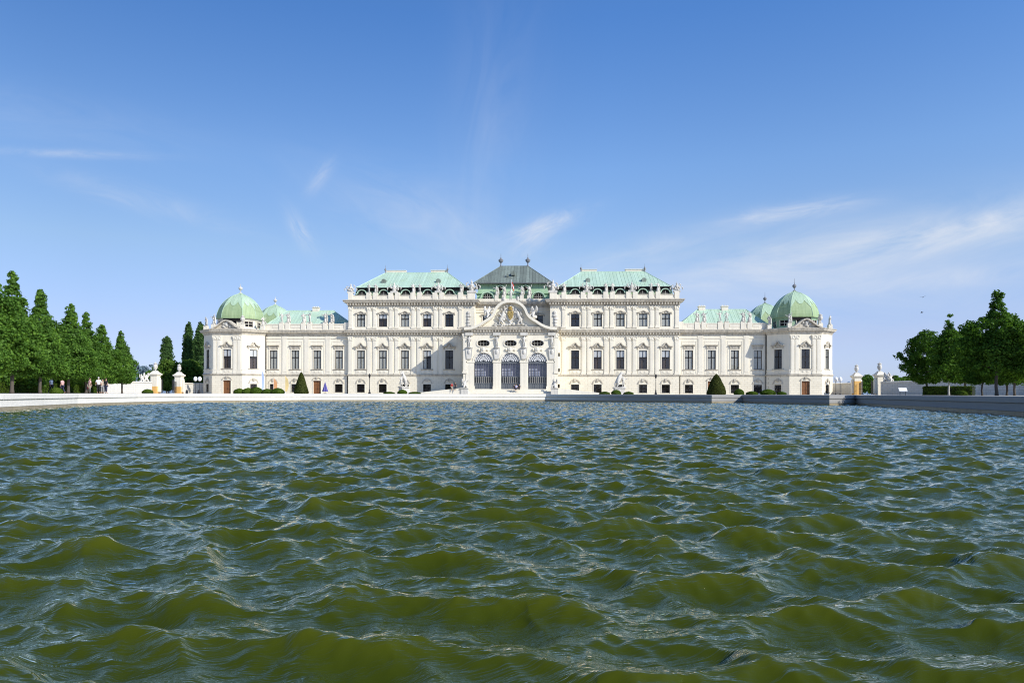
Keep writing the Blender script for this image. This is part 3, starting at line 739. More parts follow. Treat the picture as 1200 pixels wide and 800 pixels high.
    for o_ in slit:
        mb = MB(); mb.box(o_[0]-.21, o_[0]+.21, BY+.25, BY+.3, o_[1], o_[1]+.8); mb.build('slit_window', M['room'], PAL)
    path = lambda y1: ([(x0, y1), (x0, BY-.02), (x1, BY-.02), (x1, y1)])
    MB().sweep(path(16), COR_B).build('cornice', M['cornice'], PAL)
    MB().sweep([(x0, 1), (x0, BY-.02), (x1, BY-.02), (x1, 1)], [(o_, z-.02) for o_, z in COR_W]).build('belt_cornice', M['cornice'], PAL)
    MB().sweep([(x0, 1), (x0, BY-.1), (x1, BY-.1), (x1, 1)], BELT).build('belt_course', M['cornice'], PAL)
    mb = MB(); dentils(mb, (0, BY), 0, x0, x1, 13.12, 13.58, .05, .58); dentils(mb, (0, BY), 0, x0, x1, 19.7, 20.22, .05, .72); mb.build('dentils', M['cornice'], PAL)
    mb = MB(); mb.box(x0, x1, BY-.1, BY+.02, 14.25, 14.55); mb.box(x0, x1, BY-.1, BY+.02, 12.72, 12.9); mb.box(x0, x1, BY-.05, BY+.02, 18.95, 19.1); mb.build('wall_bands', M['trim'], PAL)
    for i, x in enumerate(GX):
        qs = (-.62, .62) if 0 < i < 5 else (0,)
        for q in qs:
            put(PIL1, (0, BY), 0, s*x+q, 4.38); put(PIL2, (0, BY), 0, s*x+q, 14.56)
    for i, x in enumerate(BWIN):
        put(P_MAIN[cur_m[s][i]], (0, BY), 0, s*x, 5.5); put(P_UP[cur_u[s][i]], (0, BY), 0, s*x, 14.9); put(P_GR['none'], (0, BY-.1), 0, s*x, .3)
    # carved trophies on the narrow bay beside the portal
    mb = MB()
    for z in (15.2, 15.9, 16.6, 17.3, 18.0, 10.2, 10.9, 11.6):
        mb.blob((s*9.55+random.uniform(-.15, .15), BY-.05, z), (.45+random.uniform(-.1, .15), .28, .4), 7, 5)
    mb.build('carved_trophy', M['statue'], PAL)
    # attic, mansard, dormers
    mb = MB(); mb.box(x0, x1, BY-.1, BY+.4, 20.98, 21.3); mb.box(x0, x1, BY, BY+.3, 21.3, 21.8); mb.box(x0, x1, BY-.08, BY+.36, 21.8, 21.95)
    for i, x in enumerate(GX):
        for q in ((-.75, .75) if 0 < i < 5 else (0,)): mb.bevbox(s*x+q-.52, s*x+q+.52, BY-.22, BY+.55, 21, 22.5, .05)
    mb.bevbox(s*9.1-.8, s*9.1+.8, BY-.22, BY+.7, 21, 22.6, .05); mb.build('balustrade', M['trim'], PAL)
    kinds = ['fig1', 'tro', 'fig2', 'tro', 'fig2', 'end']
    for i, (x, k) in enumerate(zip(GX, kinds)):
        if k == 'tro': sculpt(TRO[i % 2], s*x, BY+.15, 22.55, 1.0, 0, name='trophy')
        elif k == 'fig2':
            for q in (-.75, .75): sculpt(FIGS[(i+(q > 0)*2) % 5], s*x+q, BY+.15, 22.62, 1.02, random.uniform(-.4, .4))
        elif k == 'fig1': sculpt(FIGS[2], s*x, BY+.15, 22.62, 1.05, .2*s)
        else: sculpt(TRO[0], s*x, BY+.2, 22.5, .95, 0, name='trophy'); sculpt(FIGS[1], s*(x+.35), BY+1.5, 22.3, 1.05, .5)
    sculpt(TRO[1], s*9.0, BY+.2, 22.5, 1.25, 0, name='trophy')
    a0, a1 = sx(XB0+.9, XB1-.9); b0, b1 = sx(10.6, 34.4)
    mb = MB(); mb.sweep([(a0, 16), (a0, BY+1.2), (a1, BY+1.2), (a1, 16)], [(0, 20.9), (-.5, 23.6), (-.55, 23.75)]); mb.build('mansard', M['copper_light'], PAL)
    e0, e1 = sx(10.0, 35.0)
    mb = MB(); mb.box(e0+.02, e1-.02, .02, 17.4, 23.6, 23.72); mb.box(a0+.45, a1-.45, BY+1.55, 16, 23.05, 23.6); mb.build('eave', M['iron'], PAL)  # second box: black strip at the mansard top imitating the eave shadow
    r0, r1 = sx(15.65, 30.4)
    rf = hip_roof('roof', M['copper'], e0, e1, 0, 17.5, 23.75, r0, r1, 9, 28.5)
    for c0, c1 in (((-30.2, -25.6), (-19.6, -15.9)) if s < 0 else ((15.9, 19.3), (26.0, 30.6))):
        mb = MB(); mb.bevbox(c0, c1, 9.2, 10.3, 28, 29.0, .04); mb.box(c0-.1, c1+.1, 9.1, 10.4, 29.0, 29.16); mb.build('chimney', M['trim'], rf)
    for x in (r0, r1): MB().lathe([(.16,0),(.1,.5),(.24,.75),(.2,1.0),(.04,1.2),(.02,1.9)], 8, (x, 9, 28.45)).build('finial', M['lead'], rf)
    for x in (16.9, 29.4):
        mb = MB(); y = 2.6; z = 25.1; mb.prism([(s*x-.5, z), (s*x+.5, z), (s*x+.5, z+.6)]+[(s*x+.5*math.cos(math.pi*k/6), z+.6+.4*math.sin(math.pi*k/6)) for k in range(1, 6)]+[(s*x-.5, z+.6)], y, y+2)
        mb.build('roof_hatch', M['copper_dark'], rf)
    for i, x in enumerate(BWIN):
        X = s*x; mb = MB(); y = BY+.75
        arc = [(X+.95*math.cos(math.pi*k/10), 22.55+.62*math.sin(math.pi*k/10)) for k in range(11)]
        mb.prism([(X-.95, 21.2), (X-.95, 22.5)][::-1]+[(X-.95, 21.2), (X+.95, 21.2)][1:]+arc[0:], y+.1, y+1.6)
        o_ = mb.build('dormer', M['copper_light'], PAL)
        arc2 = [(X-1.35, 22.3)]+[(X-1.05*math.cos(math.pi*k/10), 22.5+.82*math.sin(math.pi*k/10)) for k in range(11)]+[(X+1.35, 22.3)]
        MB().band(arc2, .17, y-.3, y+1.4).build('dormer_hood', M['copper'], o_)
        MB().prism([(X+.86*math.cos(2*math.pi*k/16), 22.28+.84*math.sin(2*math.pi*k/16)) for k in range(16)], y+.02, y+.09).build('pane', M['room'], o_)
        mb = MB(); mb.box(X-.04, X+.04, y-.03, y+.02, 21.55, 22.9); mb.box(X-.68, X+.68, y-.035, y+.015, 22.2, 22.27)
        mb.build('dormer_frame', M['pale_bark'], o_)

    # ---------------- octagonal corner pavilions, front and rear
    for rear in (0, 1):
        cx, cy = s*PVX, PVY+(21.5 if rear else 0)
        oct_ = lambda h, f: [(cx-f, cy-h), (cx+f, cy-h), (cx+h, cy-f), (cx+h, cy+f), (cx+f, cy+h), (cx-f, cy+h), (cx-h, cy+f), (cx-h, cy-f)]
        pts = oct_(PH, PF); faces = [(pts[i], pts[(i+1) % 8]) for i in range(8)]
        mbw, mbg = MB(), MB(); pils = []; wins = []
        for i, (a, b) in enumerate(faces):
            ang = math.atan2(b[1]-a[1], b[0]-a[0]); ln = math.hypot(b[0]-a[0], b[1]-a[1]); c = ln/2
            vis = i in (0, 1, 7) and not rear; nx, ny = math.sin(ang), -math.cos(ang)
            g = (a[0]+nx*.1, a[1]+ny*.1)
            ext = .1*math.tan(R(22.5))
            if vis:
                mbw.facade(a, ang, 0, ln, 4.1, 14.2, [(c, 5.5, 1.75, 4.2)])
                mbg.facade(g, ang, -ext, ln+ext, -.3, 4.1, [(c, .02, 1.75, 2.9) if i == 0 else (c, .3, 1.5, 1.8)], .6)
                wins.append((a, ang, c, i, g))
            else:
                mbw.facade(a, ang, 0, ln, 4.1, 14.2); mbg.facade(g, ang, -ext, ln+ext, -.3, 4.1)
        if rear:
            mbw.build('pavilion_wall', M['wall'], PAL, fix=False)
        else:
            mbw.build('pavilion_wall', M['wall'], PAL, fix=False); mbg.build('ground_storey', M['rust'], PAL, fix=False)
            for a, ang, c, i, g in wins:
                put(P_PAV['none' if (s > 0 and i == 0) else 'half' if i != 7 else 'none'] if not (s > 0 and i == 1) else P_PAV['full'], a, ang, c, 5.5)
                if i == 0:
                    put(P_DOOR, g, ang, c, .02)
                    for q in (.55, 1.5, ln_-1.5, ln_-.55) if False else (.62, 1.55, 2*c-1.55, 2*c-.62): put(PIL3, a, ang, q, 4.4)
                else: put(P_GR['none'], g, ang, c, .3)
            MB().sweep(oct_(PH+.1, PF+.04), BELT, True).build('belt_course', M['cornice'], PAL)
            mb = MB()
            mb.sweep(pts, [(0, 4.4), (.12, 4.4), (.12, 4.6), (.05, 4.65), (.05, 5.1), (.12, 5.15), (.12, 5.3), (0, 5.35)], True); mb.build('wall_bands', M['trim'], PAL)
        MB().sweep(pts, COR_W, True).build('cornice', M['cornice'], PAL)
        mb = MB(); mb.poly([(x, y, 14.29) for x, y in pts]); mb.build('terrace', M['lead'], PAL, fix=False)
        # attic drum with low windows
        dp = oct_(4.2, 2.1); mb = MB()
        mb.sweep(dp, [(0, 14.3), (.25, 14.3), (.25, 14.7), (0, 14.8), (0, 16.3), (.1, 16.35), (.25, 16.75), (0, 16.8)], True); dr = mb.build('attic', M['copper_light'] if s > 0 else M['trim'], PAL)
        for i, (a, b) in enumerate(zip(dp, dp[1:]+dp[:1])):
            if i not in (0, 1, 7, 2, 6): continue
            ang = math.atan2(b[1]-a[1], b[0]-a[0]); ln = math.hypot(b[0]-a[0], b[1]-a[1])
            mb = MB(); mb.M = Matrix.Translation((a[0], a[1], 0)) @ Matrix.Rotation(ang, 4, 'Z')
            (mb.box(.05, ln-.05, -.28, .05, 16.15, 16.74) if i in (0,) else None); mb.box(ln/2-.95, ln/2+.95, -.06, .05, 15.0, 16.15); w_ = mb.build('attic_window_and_shade_strip', M['room'], dr)  # front face also gets a black strip imitating shadow under the dome eave
            mb = MB(); mb.M = Matrix.Translation((a[0], a[1], 0)) @ Matrix.Rotation(ang, 4, 'Z')
            mb.box(ln/2-.04, ln/2+.04, -.1, -.06, 15.0, 16.15); mb.box(ln/2-.95, ln/2+.95, -.104, -.06, 15.55, 15.62)
            mb.box(ln/2-1.1, ln/2-.95, -.14, .05, 14.9, 16.28); mb.box(ln/2+.95, ln/2+1.1, -.14, .05, 14.9, 16.28); mb.build('frame', M['trim'], w_)
        # dome
        dprof = [(r_*.84, z) for r_, z in [(5.55,16.75),(5.6,16.95),(5.42,17.0),(5.4,17.5),(5.25,18.2),(4.95,19.0),(4.5,19.85),(3.9,20.65),(3.15,21.4),(2.3,22.0),(1.4,22.45),(.7,22.7),(.3,22.95)]]
        fr_ = .52
        mb = MB(); rows = []
        for rr, z in dprof: rows.append([(x, y, z) for x, y in oct_(rr, rr*fr_ if rr > .5 else rr*.41)])
        for q in range(len(rows)-1):
            for k in range(8): mb.quad(rows[q][k], rows[q][(k+1) % 8], rows[q+1][(k+1) % 8], rows[q+1][k])
        mb.poly(rows[0][::-1]); mb.poly(rows[-1]); dm = mb.build('dome', M['dome'], PAL)
        mb = MB()
        for k in range(8): mb.tube([rows[q][k] for q in range(2, len(rows))], .07, 5)
        mb.build('rib', M['dome_cap'], dm)
        # paler upper sheet with a scalloped lower edge
        mb = MB(); zz = [p[1] for p in dprof]; rr_ = [p[0] for p in dprof]
        for k in range(8):
            nc = 24
            for c in range(nc):
                def pt(u, z):
                    r_ = float(np.interp(z, zz[2:], rr_[2:]))+.05; o8 = oct_(r_, r_*fr_ if r_ > .5 else r_*.41); a, b = o8[k], o8[(k+1) % 8]
                    return (a[0]+(b[0]-a[0])*u, a[1]+(b[1]-a[1])*u, z+.02)
                edge = lambda u: 20.6-.95*abs(math.cos(u*2*math.pi))**.8-1.0*(abs(u-.5)*2)**6
                u0, u1 = c/nc, (c+1)/nc
                for t in range(6):
                    z00, z01 = edge(u0)+(22.7-edge(u0))*t/6, edge(u0)+(22.7-edge(u0))*(t+1)/6; z10, z11 = edge(u1)+(22.7-edge(u1))*t/6, edge(u1)+(22.7-edge(u1))*(t+1)/6
                    mb.quad(pt(u0, z00), pt(u1, z10), pt(u1, z11), pt(u0, z01))
        mb.build('dome_cap', M['dome_cap'], dm, fix=False)
        MB().lathe([(.34,0),(.3,.25),(.12,.4),(.09,.75),(.3,.95),(.46,1.2),(.42,1.45),(.2,1.62),(.07,1.75),(.04,2.2),(.02,3.0 if s > 0 else 2.3)], 10, (cx, cy, 22.8)).build('finial', M['lead'] if s > 0 else M['statue'], dm)
        # front pediment and corner statues
        if not rear:
            mb = MB(); y = cy-PH-.3; pp = [(cx-3.2,14.3),(cx-2.3,14.75),(cx-1.2,15.6),(cx-.5,16.05),(cx,16.15),(cx+.5,16.05),(cx+1.2,15.6),(cx+2.3,14.75),(cx+3.2,14.3)]
            mb.band(pp, .28, y-.62, y+1.2); mb.poly([(x, y, z-.1) for x, z in pp]); pd = mb.build('pediment', M['cornice'], PAL)
            mb = MB()
            for k in range(11): mb.blob((cx+random.uniform(-1.3, 1.3)*(1-k/16), y-.1, 14.55+k*.105), (.3, .18, .22), 7, 4)
            mb.blob((cx, y-.15, 15.2), (.36, .22, .5), 9, 6); mb.build('carving', M['statue'], pd)
        vtx = oct_(PH-.45, PF-.1)
        for x, y in vtx: MB().bevbox(x-.42, x+.42, y-.42, y+.42, 14.28, 15.2, .05).build('pedestal', M['trim'], PAL)
        for k, (x, y) in enumerate(vtx):
            if rear and k not in (0, 1, 7, 2): continue
            sculpt(FIGS[k % 5] if k not in (1, 6) else VASE, x, y, 15.3, 1.05, math.atan2(x-cx, -(y-cy)))
    # downpipe in the corner
    MB().tube([(s*55.45, -.3, 13.9), (s*55.45, -.3, .1)], .11, 8).build('downpipe', M['iron'], PAL)
    MB().tube([(s*36.85, -.25, 4.2), (s*36.85, -.25, .1)], .09, 8).build('downpipe', M['iron'], PAL)

# ================================================================ middle section
PY = -7.7                      # portal front plane
mb = MB().facade((0, 3), 0, -XB0, XB0, 13.5, 20.9, [(x, 15.0, 2.4, 2.7) for x in (-5.6, 0, 5.6)]); mb.build('recess_wall', M['wall'], PAL, fix=False)
P_REC = window(2.4, 2.7, hood_small(2.4), sill=True, curtain='none')
for x in (-5.6, 0, 5.6): put(P_REC, (0, 3), 0, x, 15.0)
for x in (-8.39, 8.39): pass
MB().sweep([(-XB0, 2.98), (XB0, 2.98)], [(o_*.8, z) for o_, z in COR_B]).build('cornice', M['cornice'], PAL)
mb = MB()
for z in (18.4, 19.0, 14.2): mb.box(-XB0, XB0, 2.86, 3.02, z, z+.3)
mb.build('wall_bands', M['trim'], PAL)
mb = MB(); mb.box(-XB0, XB0, 2.7, 3.1, 20.98, 21.5); mb.build('balustrade', M['trim'], PAL)
MB().sweep([(-8.4, 14), (-8.4, 3.4), (8.4, 3.4), (8.4, 14)], [(0, 20.9), (-.35, 22.75)]).build('mansard', M['copper_light'], PAL)
MB().sweep([(-8.0, 14), (-8.0, 3.8), (8.0, 3.8), (8.0, 14)], [(-.1, 22.72), (.42, 22.74), (.42, 22.9), (.1, 23.0), (-.45, 24.9), (-.5, 25.1)]).build('upper_mansard', M['copper_light'], PAL)
mb = MB(); mb.box(-8.85, 8.85, 2.95, 18.9, 25.02, 25.12); mb.build('eave', M['lead'], PAL)
rf = hip_roof('roof', M['copper_dark'], -8.95, 8.95, 2.9, 19, 25.15, -3.25, 3.25, 11, 30.3, seam=.72)
for x in (-3.2, 3.2): MB().lathe([(.3,0),(.14,.3),(.12,.75),(.5,1.1),(.62,1.5),(.3,1.75),(.22,1.95),(.06,2.1),(.03,3.0)], 10, (x, 11, 30.25)).build('finial', M['lead'], rf)
mb = MB(); mb.prism([(-.5,27.3),(.4,27.3),(.4,28.0),(-.05,28.3),(-.5,28.0)], 5.6, 7.6); mb.box(-1.6, -1.1, 5.4, 6.4, 26.9, 27.4); mb.build('roof_hatch', M['copper_dark'], rf)
for x in (-5.75, 5.75):                                                 # large arched dormers
    arc = [(x+1.35*math.cos(math.pi*k/12), 21.9+1.0*math.sin(math.pi*k/12)) for k in range(13)]
    o_ = MB().prism([(x-1.35, 21), (x+1.35, 21)]+arc, 3.1, 5).build('dormer', M['copper_light'], PAL)
    MB().band([(x-1.85, 21.6)]+[(x-1.55*math.cos(math.pi*k/12), 21.85+1.25*math.sin(math.pi*k/12)) for k in range(13)]+[(x+1.85, 21.6)], .2, 2.7, 4.5).build('dormer_hood', M['copper'], o_)
    MB().prism([(x-1.0, 21.3), (x+1.0, 21.3)]+[(x+1.0*math.cos(math.pi*k/12), 21.9+.8*math.sin(math.pi*k/12)) for k in range(13)], 2.98, 3.06).build('pane', M['room'], o_)
    mb = MB(); mb.box(x-.05, x+.05, 2.9, 2.975, 21.3, 22.7); mb.box(x-1, x+1, 2.9, 2.97, 21.9, 21.98)
    for q in (-.5, .5): mb.box(x+q-.03, x+q+.03, 2.91, 2.97, 21.3, 22.5)
    mb.build('dormer_frame', M['pale_bark'], o_)
for x in (-2.85, 2.85):
    o_ = MB().prism([(x-.7, 23.1), (x+.7, 23.1), (x+.7, 24.3), (x, 24.85), (x-.7, 24.3)], 3.75, 5.4).build('dormer', M['copper_light'], PAL)
    MB().prism([(x+.5*math.cos(2*math.pi*k/12), 23.95+.5*math.sin(2*math.pi*k/12)) for k in range(12)], 3.68, 3.72).build('pane', M['room'], o_)
    MB().band([(x-1.05, 24.2), (x-.5, 24.55), (x, 24.75), (x+.5, 24.55), (x+1.05, 24.2)], .14, 3.4, 5).build('dormer_hood', M['copper'], o_)
    MB().bevbox(x-1.25, x-.4, 2.6, 3.3, 21, 22.3, .05).build('pedestal', M['trim'], PAL); MB().bevbox(x+.4, x+1.25, 2.6, 3.3, 21, 22.3, .05).build('pedestal', M['trim'], PAL)
    for q in (-.82, .82): sculpt(FIGS[1 if q < 0 else 0], x+q, 2.95, 22.4, 1.08, .2*q)
# ---------------- portal: three arched bays
A_X = [-5.72, 0, 5.72]
def arch_loop(x, r, zs, z0, n=14): return [(x+r*math.cos(math.pi*k/n), zs+r*math.sin(math.pi*k/n)) for k in range(n+1)]+[(x-r, z0), (x+r, z0)]
mb = MB()
for x in A_X:
    x0, x1 = x-2.86, x+2.86
    for a, b in ((x0, x-2.0), (x+2.0, x1)):
        mb.quad((a, PY, 1.05), (b, PY, 1.05), (b, PY, 6.75), (a, PY, 6.75))
    for e in (x-2.0, x+2.0): mb.quad((e, PY, 1.05), (e, PY+1.1, 1.05), (e, PY+1.1, 6.75), (e, PY, 6.75))
    n = 14; arc = [(x+2.0*math.cos(math.pi*k/n), 6.75+2.0*math.sin(math.pi*k/n)) for k in range(n+1)]
    for a, b in zip(arc, arc[1:]):
        ua = x+2.86*(a[0]-x)/2.0; ub = x+2.86*(b[0]-x)/2.0
        mb.quad((a[0], PY, a[1]), (b[0], PY, b[1]), (ub, PY, 9.3), (ua, PY, 9.3))
        mb.quad((a[0], PY, a[1]), (b[0], PY, b[1]), (b[0], PY+1.1, b[1]), (a[0], PY+1.1, a[1]))
    for k in (1, -1): mb.poly([(x+k*2.0, PY, 6.75), (x+k*2.86, PY, 6.75), (x+k*2.86, PY, 9.3)])
    ov = [(x+1.28*math.copysign(abs(math.cos(t))**.7, math.cos(t)), 10.75+.62*math.copysign(abs(math.sin(t))**.8, math.sin(t))) for t in [2*math.pi*k/28 for k in range(28)]]
    mb.plate(ov, x0, x1, 9.3, 13.0, PY, PY+.5)
for a, b in ((-10.0, -8.58), (8.58, 10.0)): mb.quad((a, PY, 1.05), (b, PY, 1.05), (b, PY, 13.0), (a, PY, 13.0))
for xe in (-10.0, 10.0): mb.quad((xe, PY, 0), (xe, BY, 0), (xe, BY, 13.9), (xe, PY, 13.9))
mb.quad((-10, PY, 13.0), (10, PY, 13.0), (10, PY, 13.9), (-10, PY, 13.9))
mb.build('portal_wall', M['wall'], PAL, fix=False)
MB().box(-9.99, 9.99, PY+.6, BY, 13.82, 13.9).build('portal_terrace', M['lead'], PAL); MB().box(-9.9, 9.9, PY+1, PY+3.3, .98, 1.045).build('portal_floor', M['room'], PAL)
MB().sweep([(-10, BY), (-10, PY-.02), (10, PY-.02), (10, BY)], [(o_*.85, z) for o_, z in COR_W]).build('cornice', M['cornice'], PAL)
mb = MB(); dentils(mb, (0, PY), 0, -10, 10, 13.12, 13.58, .05, .5); mb.box(-10, 10, PY-.12, PY+.02, 12.5, 12.66); mb.build('dentils', M['cornice'], PAL)
for x in A_X:
    # archivolt, impost, keystone, oval frame
    mb = MB(); mb.band([(x-2.35*math.cos(math.pi*k/16), 6.75+2.35*math.sin(math.pi*k/16)) for k in range(17)], .34, PY-.12, PY+.02)
    mb.prism([(x-.4, 8.75), (x+.4, 8.75), (x+.55, 9.75), (x-.55, 9.75)], PY-.4, PY+.02)
    for q in (-.9, -.45, .45, .9): mb.blob((x+q, PY-.14, 9.6-abs(q)*.25), (.3, .2, .3), 7, 4)
    mb.blob((x, PY-.3, 9.4), (.42, .3, .5), 8, 5)
    ovp = [(x+1.5*math.copysign(abs(math.cos(t))**.7, math.cos(t)), 10.75+.84*math.copysign(abs(math.sin(t))**.8, math.sin(t))) for t in [-2*math.pi*k/28 for k in range(28)]]
    mb.band(ovp, .2, PY-.12, PY+.02, True); mb.build('arch_moulding', M['trim'], PAL)
    ov = [(x+1.3*math.cos(2*math.pi*k/24), 10.75+.66*math.sin(2*math.pi*k/24)) for k in range(24)]
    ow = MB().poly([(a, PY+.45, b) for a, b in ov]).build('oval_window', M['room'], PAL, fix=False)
    mb = MB()
    for q in (-.65, 0, .65): mb.box(x+q-.03, x+q+.03, PY+.36, PY+.42, 10.2, 11.3)
    mb.box(x-1.2, x+1.2, PY+.35, PY+.41, 10.72, 10.78); mb.build('bars', M['pale_bark'], ow)
    # glazed gate: lunette fan, big panes, grille, panel
    gy = PY+.45; mb = MB()
    mb.box(x-2.0, x+2.0, gy-.12, gy+.1, 6.5, 6.9)
    for k in range(9): q = -2.0+4.0*k/8; mb.box(q+x-.05, q+x+.05, gy-.05, gy+.03, 1.05, 6.5)
    for z in (1.06, 2.25, 3.6): mb.box(x-2, x+2, gy-.08, gy+.04, z, z+.12)
    gt = mb.build('portal_window', M['grey_panel'], PAL)
    mb = MB()
    for r_ in (.75, 1.15, 1.5, 1.85): mb.band([(x-r_*math.cos(math.pi*k/20), 6.9+r_*math.sin(math.pi*k/20)) for k in range(21)], .14, gy-.34, gy-.28)
    for k in range(1, 10): a = math.pi*k/10; mb.tube([(x+.3*math.cos(a), gy-.3, 6.9+.3*math.sin(a)), (x+1.95*math.cos(a), gy-.3, 6.9+1.95*math.sin(a))], .045, 5)
    mb.build('lunette_grille', M['white_paint'], gt)
    mb = MB()
    for k in range(1, 9): q = -2.0+4.0*k/9; mb.box(x+q-.035, x+q+.035, gy-.16, gy-.11, 2.3, 3.7)
    mb.build('grille', M['pale_bark'], gt)
    MB().box(x-2, x+2, gy+.02, gy+.05, 1.06, 2.25).build('door_panel', M['grey_panel'], gt)
    MB().quad((x-2, gy+.06, 2.2), (x+2, gy+.06, 2.2), (x+2, gy+.06, 8.8), (x-2, gy+.06, 8.8)).build('pane', M['glass_dark'], gt, fix=False)
    MB().quad((x-2, gy+.3, 3.7), (x+2, gy+.3, 3.7), (x+2, gy+.3, 6.6), (x-2, gy+.3, 6.6)).build('inner_screen', M['violet'], gt, fix=False)
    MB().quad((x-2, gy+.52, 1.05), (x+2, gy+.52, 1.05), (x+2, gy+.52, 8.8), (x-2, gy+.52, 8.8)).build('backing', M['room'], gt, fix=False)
    mb = MB()                                            # white panels imitating daylight in the garden side windows
    for c in range(4):
        for r_ in range(3 if c < 3 else 2): mb.box(x-1.82+.62*c, x-1.82+.62*c+(.5 if c < 3 else .4), gy+.2, gy+.22, 3.85+.55*r_, 4.3+.55*r_)
    mb.build('far_window', M['white_paint'], gt)
for x in (-8.58, -2.86, 2.86, 8.58):
    mb = MB(); w = .86 if abs(x) < 5 else 1.0
    mb.box(x-w-.06, x+w+.06, PY-.16, PY+.02, 6.62, 6.9); mb.box(x-w+.1, x+w-.1, PY-.08, PY+.02, 1.06, 6.62); mb.box(x-w-.03, x+w+.03, PY-.14, PY+.02, 1.05, 1.7)
    mb.build('pier', M['trim'], PAL)
for i, x in enumerate((-8.75, -2.86, 2.86, 8.75)):       # bearded half figures carrying the cornice
    o_ = sculpt(FIGS[3 if i % 2 else 4], x, PY-.25, 9.9, 1.25, 0, name='atlas_figure')
    mb = MB(); mb.prism([(x-.5, 7.4), (x+.5, 7.4), (x+.75, 9.85), (x-.75, 9.85)], PY-.35, PY+.02); mb.box(x-.3, x+.3, PY-.1, PY+.02, 9.8, 12.4); mb.box(x-.8, x+.8, PY-.5, PY+.02, 12.35, 12.95)
    mb.blob((x, PY-.3, 8.9), (.4, .25, .6), 8, 5); mb.build('bracket', M['statue'], PAL)
for x in (-9.65, 9.65): put(PIL1, (0, PY), 0, x, 4.38)
# bell gable
half = [(0,19.75),(.8,19.72),(1.6,19.5),(2.4,19.05),(3.05,18.4),(3.45,17.7),(3.72,17.0),(4.1,16.45),(4.7,16.0),(5.6,15.45),(6.5,14.85),(7.4,14.4),(8.4,14.1),(9.8,13.98)]
curve = [(-x, z) for x, z in half[::-1]]+half[1:]
mb = MB().band(curve, .5, PY-1.0, PY+1.6); mb.band([(x*.985, z-.42) for x, z in curve], .22, PY-.7, PY+1.2); gb_ = mb.build('gable', M['trim'], PAL)
mb = MB(); mb.poly([(x, PY+.15, z-.3) for x, z in curve]+[(9.8, PY+.15, 13.6), (-9.8, PY+.15, 13.6)]); mb.poly([(x, PY+1.3, z-.3) for x, z in curve][::-1]+[(-9.8, PY+1.3, 13.6), (9.8, PY+1.3, 13.6)])
mb.build('tympanum', M['wall'], gb_, fix=False)
# coat of arms
sh = [(-1.0,17.9),(-.5,18.05),(0,17.85),(.5,18.05),(1.0,17.9),(1.05,16.9),(.7,16.0),(0,15.3),(-.7,16.0),(-1.05,16.9)]
ca_ = MB().prism([(x*1.3, 16.7+(z-16.7)*1.2) for x, z in sh], PY-.25, PY+.1).build('coat_of_arms', M['statue'], PAL)
mb = MB().prism([(x*.6, 16.6+(z-16.7)*.72) for x, z in sh], PY-.5, PY-.2); mb.box(-.5, .5, PY-.56, PY-.5, 16.7, 16.78); mb.box(-.04, .04, PY-.57, PY-.5, 15.9, 17.3)
for q in (-.34, .34): mb.blob((q, PY-.52, 17.2), (.2, .1, .18), 7, 4); mb.blob((q*.8, PY-.52, 16.4), (.17, .1, .2), 7, 4)
mb.build('shield', M['gold'], ca_)
mb = MB(); mb.lathe([(.42,0),(.48,.14),(.38,.2),(.52,.5),(.3,.75),(.08,.82),(.1,.95),(.02,1.05)], 10, (0, PY-.35, 17.7)); mb.build('crown', M['gold'], ca_)
def lion():
    V = [(0,0,.9),(.25,0,1.3),(.45,0,1.75),(.5,-.05,2.15),(.42,-.22,2.25),(.62,-.02,1.5),(.95,-.05,1.7),(.35,-.05,.45),(.55,-.05,.05),(-.15,.05,.5),(-.25,0,.05),(-.4,.05,.9),(-.7,.05,1.4),(.15,-.1,1.6),(-.25,-.15,1.85)]
    E = [(0,1),(1,2),(2,3),(3,4),(1,5),(5,6),(0,7),(7,8),(0,9),(9,10),(0,11),(11,12),(1,13),(13,14)]
    r = [.3,.32,.36,.3,.16,.15,.12,.2,.13,.2,.13,.08,.1,.15,.1]
    return skin_mesh(V, E, r, 1)
LION = lion(); LION.materials.append(M['statue'])
for s in (-1, 1):
    o_ = bpy.data.objects.new('supporter', LION); COL.objects.link(o_); o_.parent = ca_; o_.location = (s*2.1, PY-.35, 14.75); o_.scale = (-s*1.15, 1.1, 1.15)
mb = MB()
for k in range(70):
    a = math.pi*random.uniform(-.25, 1.25); rr = random.uniform(.95, 2.2)
    mb.blob((rr*1.15*math.cos(a), PY-.1-random.uniform(0, .3), 16.6+rr*math.sin(a)), (random.uniform(.12, .3), .25, random.uniform(.12, .3)), 6, 4)
for k in range(22): mb.blob((random.uniform(-3.4, 3.4), PY-.1, 14.4+random.uniform(0, .55)), (.36, .22, .24), 6, 4)
mb.build('mantling', M['statue'], ca_)
# seated figures on the shoulders of the gable, and the middle top group
def seated(seed=0):
    V = [(0,.1,.45),(0,.05,.8),(0,0,1.12),(0,-.05,1.3),(.02,-.08,1.48),(.3,.0,1.1),(.55,-.15,1.35),(.75,-.3,1.6),(-.3,0,1.1),(-.5,.05,.75),(-.55,-.1,.45),(.2,-.4,.5),(.3,-.5,.02),(-.2,-.4,.45),(-.45,-.55,.0)]
    E = [(0,1),(1,2),(2,3),(3,4),(2,5),(5,6),(6,7),(2,8),(8,9),(9,10),(0,11),(11,12),(0,13),(13,14)]
    r = [.28,.25,.27,.1,.16,.13,.09,.07,.13,.1,.08,.2,.14,.2,.14]
    ex = MB(); ex.blob((0, .2, .2), (.6, .45, .3), 8, 5)
    for q in (-1, 1): ex.blob((q*.35, .35, 1.35), (.22, .1, .5), 7, 5)
    return skin_mesh(V, E, r, 1, 0, ex)
SEAT = seated()
